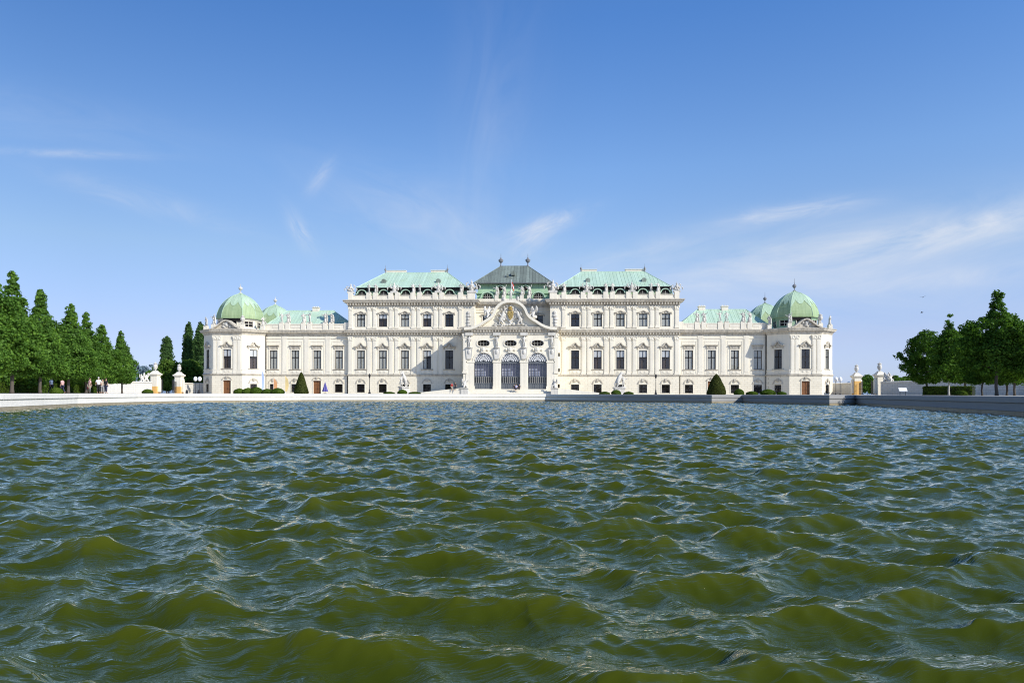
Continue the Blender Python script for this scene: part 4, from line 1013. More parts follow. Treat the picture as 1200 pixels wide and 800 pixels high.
sculpt(SEAT, -4.75, PY, 16.0, 1.45, .5); sculpt(SEAT, 4.75, PY, 16.0, 1.45, -.5)
sculpt(FIGS[4], 0, PY+1, 19.9, 1.25, 0); sculpt(VASE, -1.5, PY+.6, 19.3, .8, name='vase'); sculpt(VASE, 1.5, PY+.6, 19.3, .8, name='vase')
# ---------------- entrance steps, ramps, plinths
mb = MB()
for k in range(7): mb.box(-9.6, 9.6, PY-1.4-.42*(6-k), PY-1.4-.42*(5-k) if k < 6 else PY+1, -.1, .15*(k+1))
mb.build('entrance_steps', M['trim'], PAL)
for s in (-1, 1):
    mb = MB(); x = s*9.6; X2 = s*20
    mb.add([(x,PY-4.2,-.05),(x,PY-.2,-.05),(X2,PY-.2,-.05),(X2,PY-4.2,-.05),(x,PY-4.2,1.05),(x,PY-.2,1.05),(X2,PY-.2,.0),(X2,PY-4.2,.0)], [(0,1,2,3),(4,5,6,7),(0,1,5,4),(1,2,6,5),(2,3,7,6),(3,0,4,7)])
    mb.build('carriage_ramp', M['trim'], PAL)
    mb = MB(); mb.add([(x,PY-4.42,-.05),(x,PY-4.2,-.05),(X2,PY-4.2,-.05),(X2,PY-4.42,-.05),(x,PY-4.42,1.28),(x,PY-4.2,1.28),(X2,PY-4.2,.14),(X2,PY-4.42,.14)], [(0,1,2,3),(4,5,6,7),(0,1,5,4),(1,2,6,5),(2,3,7,6),(3,0,4,7)])
    mb.build('ramp_kerb', M['trim'], PAL)
    mb = MB(); mb.bevbox(s*9.25-.75, s*9.25+.75, PY-4.6, PY-3.1, -.05, 1.1, .06); mb.box(s*9.25-.85, s*9.25+.85, PY-4.7, PY-3.0, 1.1, 1.25); pl = mb.build('plinth', M['statue'], PAL)
    sculpt(SEAT, s*9.25, PY-3.85, 1.25, 1.05, -.4*s)
# flag on the middle axis
fl = tag(empty('flag', (.15, PY+1.6, 19.6)), 'small red and white flag on a pole above the crest of the gable', 'flag')
MB().lathe([(.06,0),(.05,4.6),(.09,4.62),(.02,4.8)], 8).build('flagpole', M['white_paint'], fl)
fr1, fr2 = MB(), MB()
for k, (q, nmb) in enumerate(((0, fr1), (1, fr2), (2, fr1))):
    zt, zb = 4.4-.42*k, 4.4-.42*(k+1)
    for c in range(6):
        x0_, x1_ = .05+.075*c, .05+.075*(c+1); d0, d1 = .16*c*.9, .16*(c+1)*.9; y0_, y1_ = .07*math.sin(c*1.4), .07*math.sin((c+1)*1.4)
        nmb.quad((x0_, y0_, zb-d0), (x1_, y1_, zb-d1), (x1_, y1_, zt-d1), (x0_, y0_, zt-d0))
M['flag_red'] = plain('red_flag_cloth', (.55, .02, .015), .8); M['flag_white'] = plain('white_flag_cloth', (.8, .8, .78), .8, var=.05)
fr1.build('cloth', M['flag_red'], fl, fix=False); fr2.build('cloth', M['flag_white'], fl, fix=False)
# drop the unused prototypes
for d_ in (P_WING, P_MAIN, P_UP, P_GR, P_PAV):
    for p in d_.values():
        if p not in _used:
            for ch in list(p.children): bpy.data.objects.remove(ch)
            bpy.data.objects.remove(p)
# ================================================================ planting
def leaves(pts, nrm, size, rng, bias=.8, asp=.62):
    n = len(pts); size = size*rng.uniform(.7, 1.3, n)[:, None]
    d = nrm*bias+rng.normal(0, .6, (n, 3)); d /= np.linalg.norm(d, axis=1)[:, None]
    t = np.cross(d, rng.normal(0, 1, (n, 3))); t /= np.linalg.norm(t, axis=1)[:, None]+1e-9; b = np.cross(d, t)
    v = np.stack([pts-t*size, pts-b*size*asp+d*size*.12, pts+t*size, pts+b*size*asp+d*size*.12], 1).reshape(-1, 3)
    return v
def leaf_me(name, v):
    me = bpy.data.meshes.new(name); nv = len(v); nf = nv//4
    me.vertices.add(nv); me.vertices.foreach_set('co', v.ravel()); me.loops.add(nv); me.loops.foreach_set('vertex_index', np.arange(nv, dtype=np.int32))
    me.polygons.add(nf); me.polygons.foreach_set('loop_start', np.arange(0, nv, 4, dtype=np.int32)); me.update(calc_edges=True); return me
def crown(seed, H, R0, z0, prof, nclump, per, size, cr=.42, shell=.45, lean=0.0):
    """leaf clumps spread through an uneven envelope; prof = radius factor over height"""
    rng = np.random.default_rng(seed); P = []; Nn = []
    ts, rs = zip(*prof); ph = rng.uniform(0, 6.28, 6)
    wgt = np.interp(np.linspace(0, 1, 200), ts, rs)+.05; cdf = np.cumsum(wgt**1.3); cdf /= cdf[-1]
    for _ in range(nclump):
        t = np.interp(rng.uniform(), cdf, np.linspace(0, 1, 200)); a = rng.uniform(0, 2*np.pi)
        rad = R0*np.interp(t, ts, rs)*(1+.16*np.sin(3*a+ph[0]+t*5)+.12*np.sin(5*a+ph[1]-t*9)+.10*np.sin(t*23+ph[2]+a))
        q = (shell+(1-shell)*rng.uniform()**.5) if rng.uniform() > .12 else rng.uniform(.95, 1.12)
        c = np.array([rad*q*np.cos(a)+lean*t, rad*q*np.sin(a), z0+(H-z0)*t])
        k = cr*(.55+.6*min(1, rad/R0*1.3))*rng.uniform(.7, 1.3)
        m = int(per*rng.uniform(.6, 1.3)); dd = rng.normal(0, 1, (m, 3)); dd /= np.linalg.norm(dd, axis=1)[:, None]
        p = c+dd*(k*rng.uniform(.35, 1, m)**.5)[:, None]*np.array([1, 1, .75]); P.append(p)
        o = p-np.array([lean*t, 0, c[2]-rad*.4]); Nn.append(o/(np.linalg.norm(o, axis=1)[:, None]+1e-6)*.7+dd*.6)
    return leaves(np.concatenate(P), np.concatenate(Nn), size, rng)
PYR = [(0,.6),(.08,.92),(.2,1),(.36,.9),(.5,.68),(.62,.46),(.74,.28),(.86,.16),(.95,.09),(1,.03)]
PYR2 = [(0,.6),(.1,.95),(.25,1),(.42,.88),(.56,.66),(.66,.44),(.76,.25),(.86,.17),(.95,.12),(1,.03)]
BALL = [(0,.5),(.1,.82),(.3,1),(.55,.98),(.75,.8),(.9,.5),(1,.15)]
SPIRE = [(0,.5),(.1,.82),(.3,1),(.5,.96),(.60,.76),(.68,.40),(.74,.19),(.84,.13),(.94,.11),(1,.04)]
POP = [(0,.5),(.12,.85),(.35,1),(.6,.95),(.8,.75),(.92,.45),(1,.08)]
def tree_kind(seed, H, R0, z0, prof, ncl, per, size, mat, bark, tr=.13, lean=0, cr=.42):
    rg = random.Random(seed)
    root = empty('tree', (0, 0, 0))
    mb = MB(); pts = [(0,0,-.1),(0,0,.25)]+[(lean*t+rg.uniform(-.06, .06), rg.uniform(-.06, .06), z0+(H-z0)*t) for t in (-.15, .1, .3, .5, .7, .9, 1.0)]
    mb.tube(pts, [tr*1.35, tr*1.05, tr*.95, tr*.85, tr*.65, tr*.45, tr*.28, tr*.16, tr*.1], 9)
    ts, rs = zip(*prof)
    for k in range(16):
        t = .03+.75*k/16; a = k*2.4+rg.uniform(-.3, .3); rad = R0*float(np.interp(min(1, t+.06), ts, rs))*.85
        z = z0+(H-z0)*t; mb.tube([(lean*t, 0, z-.2), (lean*t+rad*.5*math.cos(a), rad*.5*math.sin(a), z+.15), (lean*t+rad*math.cos(a), rad*math.sin(a), z+.55)], [tr*.38*(1-t*.6), tr*.25*(1-t*.6), tr*.08], 5)
    mb.build('trunk', bark, root, smooth=True)
    link('crown', leaf_me('crown', crown(seed, H, R0, z0, prof, ncl, per, size, lean=lean, cr=cr)), mat, root)
    return root
T_PYR = [tree_kind(11, 9.2, 1.85, 1.5, PYR, 760, 36, .10, M['leaf'], M['bark'], cr=.33), tree_kind(12, 9.2, 1.75, 1.5, PYR2, 760, 36, .10, M['leaf'], M['bark'], lean=.25, cr=.33), tree_kind(13, 9.2, 1.9, 1.55, PYR, 760, 36, .10, M['leaf'], M['bark'], lean=-.2, cr=.33)]
T_R = [tree_kind(21, 9.2, 2.6, 1.9, SPIRE, 800, 36, .105, M['leaf_right'], M['bark'], lean=.15, cr=.35), tree_kind(22, 8.0, 2.45, 1.6, BALL, 720, 36, .11, M['leaf_right'], M['bark'], cr=.34), tree_kind(23, 9.0, 1.35, 1.6, SPIRE, 430, 38, .105, M['leaf_right'], M['pale_bark'], tr=.09)]
T_FRESH = tree_kind(31, 8, 2.4, 1.6, BALL, 560, 36, .12, M['leaf2'], M['bark'])
T_POP = [tree_kind(41, 16, 1.45, 1.0, POP, 520, 38, .20, M['leaf_dark'], M['bark'], .22, cr=.5), tree_kind(42, 17, 1.25, 1.0, POP, 500, 38, .20, M['leaf_dark'], M['bark'], .22, lean=.5, cr=.5)]
T_BUSHY = [tree_kind(51, 7, 2.6, .8, BALL, 300, 36, .2, M['leaf2'], M['bark'], cr=.55), tree_kind(52, 7, 2.6, .8, BALL, 300, 36, .2, M['leaf'], M['bark'], cr=.55)]
def tree(proto, px, d, ztop_px, label, group=None, name='tree', rz=None, wide=1.0, H=None):
    t = copy_tree(proto) if proto in _used else proto; _used.add(proto)
    t.name = name; x, y = at(px, d); h = max(v.co.z for v in [c for c in t.children if c.name.startswith('crown')][0].data.vertices) if not H else H
    s = ((461.2-ztop_px)*d/F+.06)/h
    t.location = (x, y, 0); t.scale = (s*wide, s*wide, s); t.rotation_euler = (0, 0, random.uniform(0, 6.28) if rz is None else rz)
    tag(t, label, 'tree', group); return t
G1 = 'young pyramid trees in the row on the left bank'
tree(T_PYR[0], 14, 55, 318, 'tallest dark green pyramid tree at the left edge with a ragged leader', G1, 'linden_tree', 0, 1.05)
tree(T_PYR[1], 47, 64, 339, 'second tallest pyramid tree on the left bank with a blunt leaning tip', G1, 'linden_tree', 2.2)
tree(T_PYR[2], 80, 74, 356, 'third pyramid tree from the left edge, top cut slightly lower', G1, 'linden_tree', 4.0, 1.12)
tree(T_PYR[0], 101, 90, 366, 'narrow pointed pyramid tree just left of the standing visitors', G1, 'linden_tree', 3.3, 1.1)
tree(T_PYR[1], 119, 100, 381, 'broad sunlit pyramid tree directly above the standing visitors', G1, 'linden_tree', 5.4, 1.3)
tree(T_PYR[2], 143, 108, 388, 'free standing small pyramid tree with thin trunk beside the white garden wall', G1, 'linden_tree', 1.0, 1.0)
tree(T_PYR[1], -18, 47, 300, 'pyramid tree cut by the left picture edge', G1, 'linden_tree', 1.4, 1.1)
G1b = 'rounded trees behind the left tree row'
for px, d, top, lab in ((30, 80, 385, 'rounded tree filling the gap behind the two tallest pyramid trees'), (64, 92, 386, 'light green rounded tree behind the second and third pyramid trees'), (88, 102, 392, 'low rounded tree behind the third pyramid tree'), (-5, 74, 372, 'rounded tree behind the leftmost pyramid trees')):
    tree(T_BUSHY[1], px, d, top, lab, G1b, 'tree', None, 1.0)
G2 = 'trees on the right bank'
tree(T_R[0], 1168, 62, 337, 'tall dark lime tree with a thin ragged spire near the right edge', G2, 'lime_tree', .5, 1.0)
tree(T_R[2], 1112, 78, 366, 'slim column shaped tree with a narrow top between two round crowns', G2, 'lime_tree', .5, 1.05)
tree(T_R[1], 1086, 84, 384, 'round dark crowned tree at the left end of the right bank', G2, 'lime_tree', 1.5, .98)
tree(T_FRESH, 1131, 98, 383, 'fresh green round tree lit by the sun behind the column tree', G2, 'lime_tree', 0)
tree(T_R[1], 1151, 69, 389, 'low dark round tree at the left foot of the tall spired tree', G2, 'lime_tree', 3.2, .85)
tree(T_R[1], 1189, 66, 372, 'dark round tree just right of the tall spired tree', G2, 'lime_tree', 4.2, .9)
tree(T_R[0], 1212, 60, 356, 'dark lime tree cut by the right picture edge', G2, 'lime_tree', 2.0, .9)
tree(T_R[1], 1180, 84, 392, 'shaded round tree behind the tall spired tree', G2, 'lime_tree', 5.2, 1.1)
G3 = 'poplars behind the left gate'
tree(T_POP[0], 195.5, 198, 394, 'shortest dark poplar, left of the other poplars', G3, 'poplar_tree', .3, .95)
tree(T_POP[1], 219, 205, 377, 'slender leaning poplar in the middle of the poplars', G3, 'poplar_tree', 0, .82)
tree(T_POP[1], 237, 200, 377, 'dark poplar touching the left corner pavilion', G3, 'poplar_tree', 3.0, .95)
tree(T_POP[0], 229, 216, 394, 'thin poplar between the two tallest poplars', G3, 'poplar_tree', 4.4, .55)
G4 = 'leafy trees beyond the left gate'
tree(T_BUSHY[0], 198, 176, 421, 'bright leafy tree seen through the left gate', G4, 'tree', 0, .95)
tree(T_BUSHY[0], 221, 182, 421, 'bright leafy tree right of the urn pier, in front of the poplars', G4, 'tree', 2, 1.0)
tree(T_BUSHY[1], 176, 230, 434, 'small dark tree left of the left urn pier', G4, 'tree', 3, 1.0)
G5 = 'trees far beyond the right garden wall'
tree(T_BUSHY[1], 1048, 215, 438, 'low round tree behind the right garden wall next to the gate', G5, 'tree', 1, 1.3)
tree(T_BUSHY[0], 1064, 225, 439, 'second low tree behind the right garden wall under the dark crowns', G5, 'tree', 3, 1.4)
tree(T_BUSHY[0], 1024, 168, 446, 'bright bush like tree standing in the opening of the right gate', G5, 'tree', 4, .9)
tree(T_BUSHY[1], 1017, 260, 437, 'dark far tree above the right gate opening', G5, 'tree', 5, 1.0)

# far wooded hills and trees, distance haze mixed into their colours
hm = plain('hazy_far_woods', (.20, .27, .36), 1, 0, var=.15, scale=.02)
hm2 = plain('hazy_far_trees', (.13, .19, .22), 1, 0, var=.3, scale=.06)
def ridge(name, p0, p1, d0, d1, h, seed, mat, step=6.0):
    rng = random.Random(seed); a, b = Vector(at(p0, d0)), Vector(at(p1, d1)); n = int((b-a).length/step); mb = MB(); top = []
    for k in range(n+1):
        t = k/n; z = h*(.55+.25*math.sin(t*7+seed)+.14*math.sin(t*23+seed*2))+rng.uniform(0, .16)*h
        p = a.lerp(b, t); q = p-FW.xy*h*1.2; top.append((q, p, z*max(.12, min(1, 8*t, 8*(1-t)))))
    for (q0, p0_, z0), (q1, p1_, z1) in zip(top, top[1:]):
        mb.quad((q0.x, q0.y, 0), (q1.x, q1.y, 0), (p1_.x, p1_.y, z1), (p0_.x, p0_.y, z0)); mb.quad((p0_.x, p0_.y, z0), (p1_.x, p1_.y, z1), (p1_.x, p1_.y+30, 0), (p0_.x, p0_.y+30, 0))
    return tag(mb.build(name, mat, smooth=True), kind='structure')
ridge('hills', -900, 420, 2100, 2300, 78, 3, hm); ridge('hills', 800, 2100, 2600, 2400, 60, 5, hm)
tag(link('far_trees', leaf_me('far_trees', np.concatenate([crown(60+k, 16, 5.5, 1, BALL, 90, 26, .75, cr=1.6)+np.array([*at(px, 420+25*(k % 3)), 0]) for k, px in enumerate((158, 166, 171, 178, 150, 140))])), hm2), kind='stuff')

# clipped plants
def clipped(kind, seed, mat, w, h, leafsize, n, prof):
    rng = np.random.default_rng(seed); ts, rs = zip(*prof); root = empty(kind, (0, 0, 0))
    t = rng.uniform(0, 1, n*3); keep = rng.uniform(0, 1, n*3) < np.interp(t, ts, rs)+.1; t = t[keep][:n]; a = rng.uniform(0, 2*np.pi, len(t))
    r = w*np.interp(t, ts, rs)*(1+.03*np.sin(5*a+t*9))*rng.uniform(.93, 1.03, len(t))
    p = np.stack([r*np.cos(a), r*np.sin(a), h*t], 1); nn = np.stack([np.cos(a), np.sin(a), .35+0*a+(t > .8)*.8], 1)
    link('foliage', leaf_me('foliage', leaves(p, nn, leafsize, rng, 1.2)), mat, root)
    MB().lathe([(max(.02, w*r_*.93), h*t_*.985) for t_, r_ in prof], 20).build('inner_twigs', M['core'], root, smooth=True)
    return root
CONE = [(0,.92),(.05,1),(.3,.82),(.6,.55),(.8,.36),(.9,.24),(.96,.14),(1,.03)]
CONE2 = [(0,.92),(.05,1),(.3,.88),(.55,.66),(.75,.46),(.87,.30),(.95,.16),(1,.03)]
DOME = [(0,.9),(.2,1),(.45,.95),(.7,.74),(.88,.46),(.96,.24),(1,.05)]
def ground_at(o, px, d, rz=0): x, y = at(px, d); o.location = (x, y, 0); o.rotation_euler = (0, 0, rz); return o
tag(ground_at(clipped('topiary_cone', 1, M['yew'], 1.24, 3.75, .07, 9000, CONE), 353, 127), 'narrow clipped yew cone in front of the left wing', 'topiary')
tag(ground_at(clipped('topiary_cone', 2, M['yew'], 1.6, 3.55, .07, 11000, CONE2), 839.5, 125), 'broad clipped yew cone in front of the right wing', 'topiary')
BX = clipped('boxwood_shrub', 3, M['box'], .9, .9, .06, 4200, DOME); bx_used = []
def shrub(px, d, w, h, label, group):
    o = BX if not bx_used else copy_tree(BX); bx_used.append(1)
    ground_at(o, px, d, px*1.7); o.scale = (w/1.8, w/1.8, h/.9); return tag(o, label, 'shrub', group)
ga = 'rounded boxwood shrubs before the left wing'
for px, w, h, lab in ((280.5, 2.0, .9, 'leftmost rounded boxwood shrub beside the brown pavilion door'), (291, 2.2, 1.0, 'second rounded boxwood shrub right of the brown pavilion door'), (300.5, 2.3, 1.15, 'tallest rounded boxwood shrub by the left pavilion corner'), (313, 2.0, .85, 'low rounded boxwood shrub below the pavilion downpipe'), (325.5, 2.3, 1.0, 'rightmost rounded boxwood shrub of the group left of the narrow cone')): shrub(px, 128, w, h, lab, ga)
gb2 = 'rounded shrubs around the left statue'
for px, w, h, lab in ((471.5, 1.7, .75, 'rounded shrub at the foot of the left rearing horse statue'), (456, 2.0, .38, 'low shrub left of the left rearing horse statue'), (486, 2.2, .38, 'low shrub right of the left rearing horse statue')): shrub(px, 126, w, h, lab, gb2)
gc2 = 'rounded shrubs around the right statue'
for px, w, h, lab in ((722, 1.7, .8, 'rounded shrub at the foot of the right rearing horse statue'), (708.5, 1.9, .5, 'low shrub left of the right rearing horse statue'), (736.5, 1.8, .5, 'low shrub right of the right rearing horse statue')): shrub(px, 126, w, h, lab, gc2)
gd2 = 'rounded shrubs before the right wing'
for px, w, h, lab in ((866, 1.7, 1.0, 'rounded shrub just right of the broad cone'), (881, 2.0, .6, 'low shrub midway between the broad cone and the right pavilion'), (900, 2.5, .95, 'wide shrub before the right pavilion corner'), (916, 1.6, .55, 'small shrub at the foot of the right pavilion')): shrub(px, 124, w, h, lab, gd2)
shrub(66, 60, 1.0, .5, 'light green round shrub under the left tree row', 'single round shrubs on the banks'); shrub(173, 118, 1.7, .7, 'round shrub in front of the left urn pier', 'single round shrubs on the banks')
shrub(1126, 66, 1.15, .46, 'light green round shrub in front of the dark right hedge', 'single round shrubs on the banks')
def hedge(p0, p1, h, th, label, seed):
    a, b = Vector(p0), Vector(p1); d = b-a; l = d.length; root = empty('hedge', (a.x, a.y, 0), math.atan2(d.y, d.x)); rng = np.random.default_rng(seed)
    n = int(l*900); f = rng.integers(0, 3, n); u = rng.uniform(0, l, n); w = rng.uniform(0, 1, n)
    p = np.where((f == 0)[:, None], np.stack([u, 0*u-th/2, w*h], 1), np.where((f == 1)[:, None], np.stack([u, (w-.5)*th, 0*u+h], 1), np.stack([u, 0*u+th/2, w*h], 1)))
    nn = np.where((f == 0)[:, None], (0, -1, .2), np.where((f == 1)[:, None], (0, 0, 1), (0, 1, .2))); p = p+rng.normal(0, .03, p.shape)
    link('foliage', leaf_me('foliage', leaves(p, nn, .06, rng, 1.0)), M['box'], root)
    MB().bevbox(0, l, -th/2+.04, th/2-.04, 0, h-.04, .05).build('inner_twigs', M['core'], root); return tag(root, label, 'hedge')
hedge(at(-60, 62), at(118, 112), 1.12, .9, 'clipped green hedge running under the left tree row', 5)
hedge(at(1083, 84), at(1141, 80), .98, .9, 'dark clipped hedge under the right bank trees', 6)
# ================================================================ garden walls, gates, lamps, statues, people
def garden_wall(pts, h, label):
    root = empty('garden_wall', (pts[0][0], pts[0][1], 0)); ox, oy = pts[0]; P2 = [(x-ox, y-oy) for x, y in pts]
    MB().sweep(P2, [(-.25, -.1), (.25, -.1), (.25, h), (-.25, h), (-.25, -.1)]).build('wall', M['garden_wall'], root)
    MB().sweep(P2, [(-.36, h+.003), (.36, h+.003), (.38, h+.1), (.1, h+.25), (-.1, h+.25), (-.38, h+.1), (-.36, h+.003)]).build('coping', M['trim'], root)
    return tag(root, label, 'wall')
WL = [(-75, -64), (-73.6, -40), (-72.5, -17.2)]; WL2 = [(-72.5, -4.3), (-72.3, 0), (-69.6, 2.6)]
WR = [(72.5, -17.2), (74.5, -40), (77, -70), (79, -100)]; WR2 = [(69.6, 2.6), (72, 0), (72.4, -4.3)]
garden_wall(WL, 2.1, 'sunlit white garden wall left of the left urn gate'); garden_wall(WL2, 2.1, 'short white garden wall between the left gate and the palace')
garden_wall(WR[::-1], 2.35, 'long shaded grey garden wall behind the right bank trees'); garden_wall(WR2[::-1], 2.35, 'short grey garden wall between the palace and the right gate')
def pier():
    root = empty('gate_pier', (0, 0, 0)); mb = MB()
    mb.bevbox(-.85, .85, -.85, .85, 1.5, 3.75, .05)
    for s in (-1, 1): mb.bevbox(s*1.12-.28, s*1.12+.28, -.4, .4, .3, 3.0, .05); mb.blob((s*1.1, 0, 3.1), (.4, .45, .35), 8, 5)
    mb.build('shaft', M['trim'], root)
    MB().bevbox(-.87, .87, -.87, .87, -.1, 1.5, .03).build('lower_shaft', M['ochre'], root)
    MB().sweep([(-.85,-.85),(.85,-.85),(.85,.85),(-.85,.85)], [(0,3.6),(.1,3.65),(.14,3.8),(.38,3.95),(.42,4.15),(.1,4.3),(-.25,4.62),(-.3,4.7)], True).build('cap', M['trim'], root)
    mb = MB(); mb.bevbox(-.5,.5,-.5,.5,4.55,4.85,.05); mb.lathe([(.22,4.85),(.16,5.0),(.3,5.1),(.5,5.4),(.56,5.75),(.44,6.05),(.36,6.15),(.52,6.3),(.46,6.42),(.16,6.52),(.05,6.7)], 14); mb.build('urn', M['statue'], root)
    return root
PR = pier(); first = True
for x, y, lab in ((-72.5, -15.5, 'left gate pier standing nearer, urn on top and ochre foot, left of its pair'), (-72.4, -6, 'left gate pier nearest to the palace with urn and ochre foot'), (72.4, -6, 'right gate pier nearest to the palace with urn and bright ochre face'), (72.6, -16, 'grey right gate pier with urn farther from the palace')):
    o = PR if first else copy_tree(PR); first = False
    o.location = (x, y, 0); o.scale = (.76, .8, .96); tag(o, lab, 'gate pier', 'urn topped gate piers')
    if x > 0 and y < -10:
        for ch in o.children:
            if ch.name.startswith('lower_shaft'): ch.data = ch.data.copy(); ch.data.materials.clear(); ch.data.materials.append(M['trim'])
    if x > 0 and y > -10:
        for ch in o.children:
            if ch.name.startswith('lower_shaft'): ch.scale = (1.01, 1.01, 2.0)
for s, lab in ((-1, 'white cherub group seated on the garden wall left of the left gate'), (1, 'white cherub group seated on the wall right of the right gate')):
    root = tag(empty('wall_statue', (s*72.9, -18.2, 2.35 if s < 0 else 2.6)), lab, 'statue', 'cherub groups on the gate walls')
    for k, (dx, dy) in enumerate(((0, 0), (.3*s, -1.0))):
        o = bpy.data.objects.new('figure', SEAT); COL.objects.link(o); o.parent = root; o.location = (dx, dy, -.05); o.scale = (1.0-.15*k,)*3; o.rotation_euler = (0, 0, -.6*s+k)
def gate(s):
    root = empty('iron_gate', (s*72.5, -10.7, 0))
    for side in (-1, 1):
        mb = MB()
        for k in range(15): y = side*(1.9+k*.13); mb.tube([(0, y, .1), (0, y, 2.5+.5*(1-math.sin(k/14*math.pi/2)))], .022, 5)
        for z in (.2, 1.2, 2.3): mb.box(-.03, .03, min(side*1.9, side*3.75), max(side*1.9, side*3.75), z, z+.06)
        mb.build('gate_leaf', M['iron'], root)
    return tag(root, 'dark iron gate leaves standing open between the %s gate piers' % ('left' if s < 0 else 'right'), 'gate')
gate(-1); gate(1)
# lamps
def lantern():
    root = empty('street_lamp', (0, 0, 0))
    MB().lathe([(.26,0),(.26,.25),(.16,.4),(.12,.9),(.07,1.0),(.055,2.9),(.09,3.0),(.05,3.1),(.05,3.25)], 10).build('post', M['iron'], root, smooth=True)
    mb = MB(); mb.lathe([(.12,3.25),(.24,3.75)], 6); mb.lathe([(.3,3.76),(.2,3.95),(.06,4.1),(.03,4.25)], 6)
    mb.build('lantern', M['iron'], root); return root
LA = lantern()
tag(ground_at(LA, 433, 150), 'black lantern post before the left palace block', 'street lamp', 'lantern posts before the palace'); LB = copy_tree(LA)
tag(ground_at(LB, 768.5, 148), 'black lantern post before the right palace block', 'street lamp', 'lantern posts before the palace')
globe_m = plain('white_globe', (.85, .85, .84), .3, var=.03)
def globe_lamp():
    root = empty('globe_lamp', (0, 0, 0))
    MB().lathe([(.14,0),(.14,.2),(.05,.35),(.045,2.55),(.09,2.6),(.09,2.66)], 8).build('post', M['iron'], root)
    MB().lathe([(.1,2.66),(.33,2.85),(.42,3.15),(.36,3.45),(.2,3.65),(.04,3.72)], 14).build('globe', globe_m, root, smooth=True); return root
GLB = globe_lamp()
for k, (px, d, lab) in enumerate(((979.5, 150, 'white globe lamp close to the right pavilion corner'), (984.5, 149, 'white globe lamp right of its twin near the right pavilion'), (229, 160, 'white globe lamp left of its twin beside the left pavilion'), (234, 160, 'white globe lamp touching the left pavilion corner'))):
    o = GLB if k == 0 else copy_tree(GLB); tag(ground_at(o, px, d), lab, 'street lamp', 'white globe lamps')
# rearing horse groups on pedestals
def horse_group():
    root = empty('horse_statue', (0, 0, 0))
    mb = MB(); mb.bevbox(-1.1,1.1,-.7,.7,-.1,.35,.06); mb.bevbox(-.9,.9,-.5,.5,.35,1.15,.06); mb.bevbox(-1.05,1.05,-.65,.65,1.15,1.35,.06); mb.build('pedestal', M['statue'], root)
    V = [(.35,0,1.35+.95),(.1,0,2.9),(-.15,0,3.35),(-.3,0,3.75),(-.42,-.02,4.05),(-.72,-.04,3.9),(-.95,-.05,3.72),(-.4,-.15,3.3),(-.75,-.18,3.15),(-.65,-.18,2.75),(-.3,.15,3.2),(-.7,.18,2.95),(-.6,.18,2.6),(.3,-.2,2.15),(.1,-.25,1.85),(.42,-.25,1.65),(.3,-.25,1.36),(.45,.2,2.1),(.3,.25,1.8),(.6,.25,1.6),(.48,.25,1.36),(.6,0,2.3),(.85,0,1.9),(.8,0,1.45),(-.36,-.08,4.25)]
    E = [(0,1),(1,2),(2,3),(3,4),(4,5),(5,6),(2,7),(7,8),(8,9),(2,10),(10,11),(11,12),(0,13),(13,14),(14,15),(15,16),(0,17),(17,18),(18,19),(19,20),(0,21),(21,22),(22,23),(4,24)]
    r = [.38,.4,.36,.24,.17,.13,.1,.16,.1,.08,.16,.1,.08,.26,.14,.09,.1,.26,.14,.09,.1,.1,.12,.05,.05]
    link('horse', skin_mesh(V, E, r, 2), M['statue'], root)
    o = bpy.data.objects.new('tamer', FIGS[3]); COL.objects.link(o); o.parent = root; o.location = (-.75, -.1, 1.42); o.scale = (1, 1, 1)
    return root
HG = horse_group()
tag(ground_at(HG, 473.5, 138, .9), 'white rearing horse and tamer statue on a pedestal before the left block', 'statue', 'horse tamer statues'); H2 = copy_tree(HG)
tag(ground_at(H2, 725.5, 136, .2), 'white rearing horse and tamer statue on a pedestal before the right block', 'statue', 'horse tamer statues'); H2.scale = (-1.05, 1.05, 1.0)
# closed parasol, banners, information board
root = empty('closed_parasol', (0, 0, 0)); MB().lathe([(.3,0),(.3,.1),(.03,.12),(.03,2.0)], 8).build('stand', M['iron'], root)
mb = MB(); n = 14
for i, (r_, z) in enumerate(((.5,.45),(.52,.6),(.36,1.1),(.3,1.35),(.2,1.75),(.06,2.25),(.02,2.4))):
    for k in range(n): a = 2*math.pi*k/n; q = r_*(1+.16*(-1)**k); mb.v.append((q*math.cos(a), q*math.sin(a), z))
for i in range(6):
    for k in range(n): j = (k+1) % n; mb.f.append((i*n+k, i*n+j, (i+1)*n+j, (i+1)*n+k))
mb.build('canopy', plain('blue_violet_cloth', (.10, .09, .30), .8), root); tag(ground_at(root, 381, 148), 'folded blue violet parasol beside the brown door of the left wing', 'parasol')
def banner(px, d, h, w, col, label, tilt=0):
    root = empty('banner_flag', (0, 0, 0)); MB().lathe([(.2,0),(.2,.06),(.025,.08),(.02,h)], 6).build('pole', M['white_paint'], root)
    mb = MB(); n = 10
    for k in range(n):
        t0, t1 = k/n, (k+1)/n; f = lambda t: w*(.55+.45*math.sin(math.pi*min(1, t*1.05)))*(1 if t < .8 else (1-t)*4+.2)
        z = lambda t: .45+(h-.45)*t; y = lambda t: .05*math.sin(t*7)
        mb.quad((.03, 0, z(t0)), (.03+f(t0), y(t0), z(t0)), (.03+f(t1), y(t1), z(t1)), (.03, 0, z(t1)))
    mb.build('cloth', col, root, fix=False); return tag(ground_at(root, px, d, tilt), label, 'banner')
banner(334, 152, 3.7, .75, plain('yellow_banner', (.75, .58, .26), .8, var=.08), 'tall pale yellow banner left of the narrow yew cone')
banner(320.5, 150, 3.1, .8, plain('orange_banner', (.72, .36, .16), .8, var=.08), 'orange banner between the downpipe and the yellow banner')
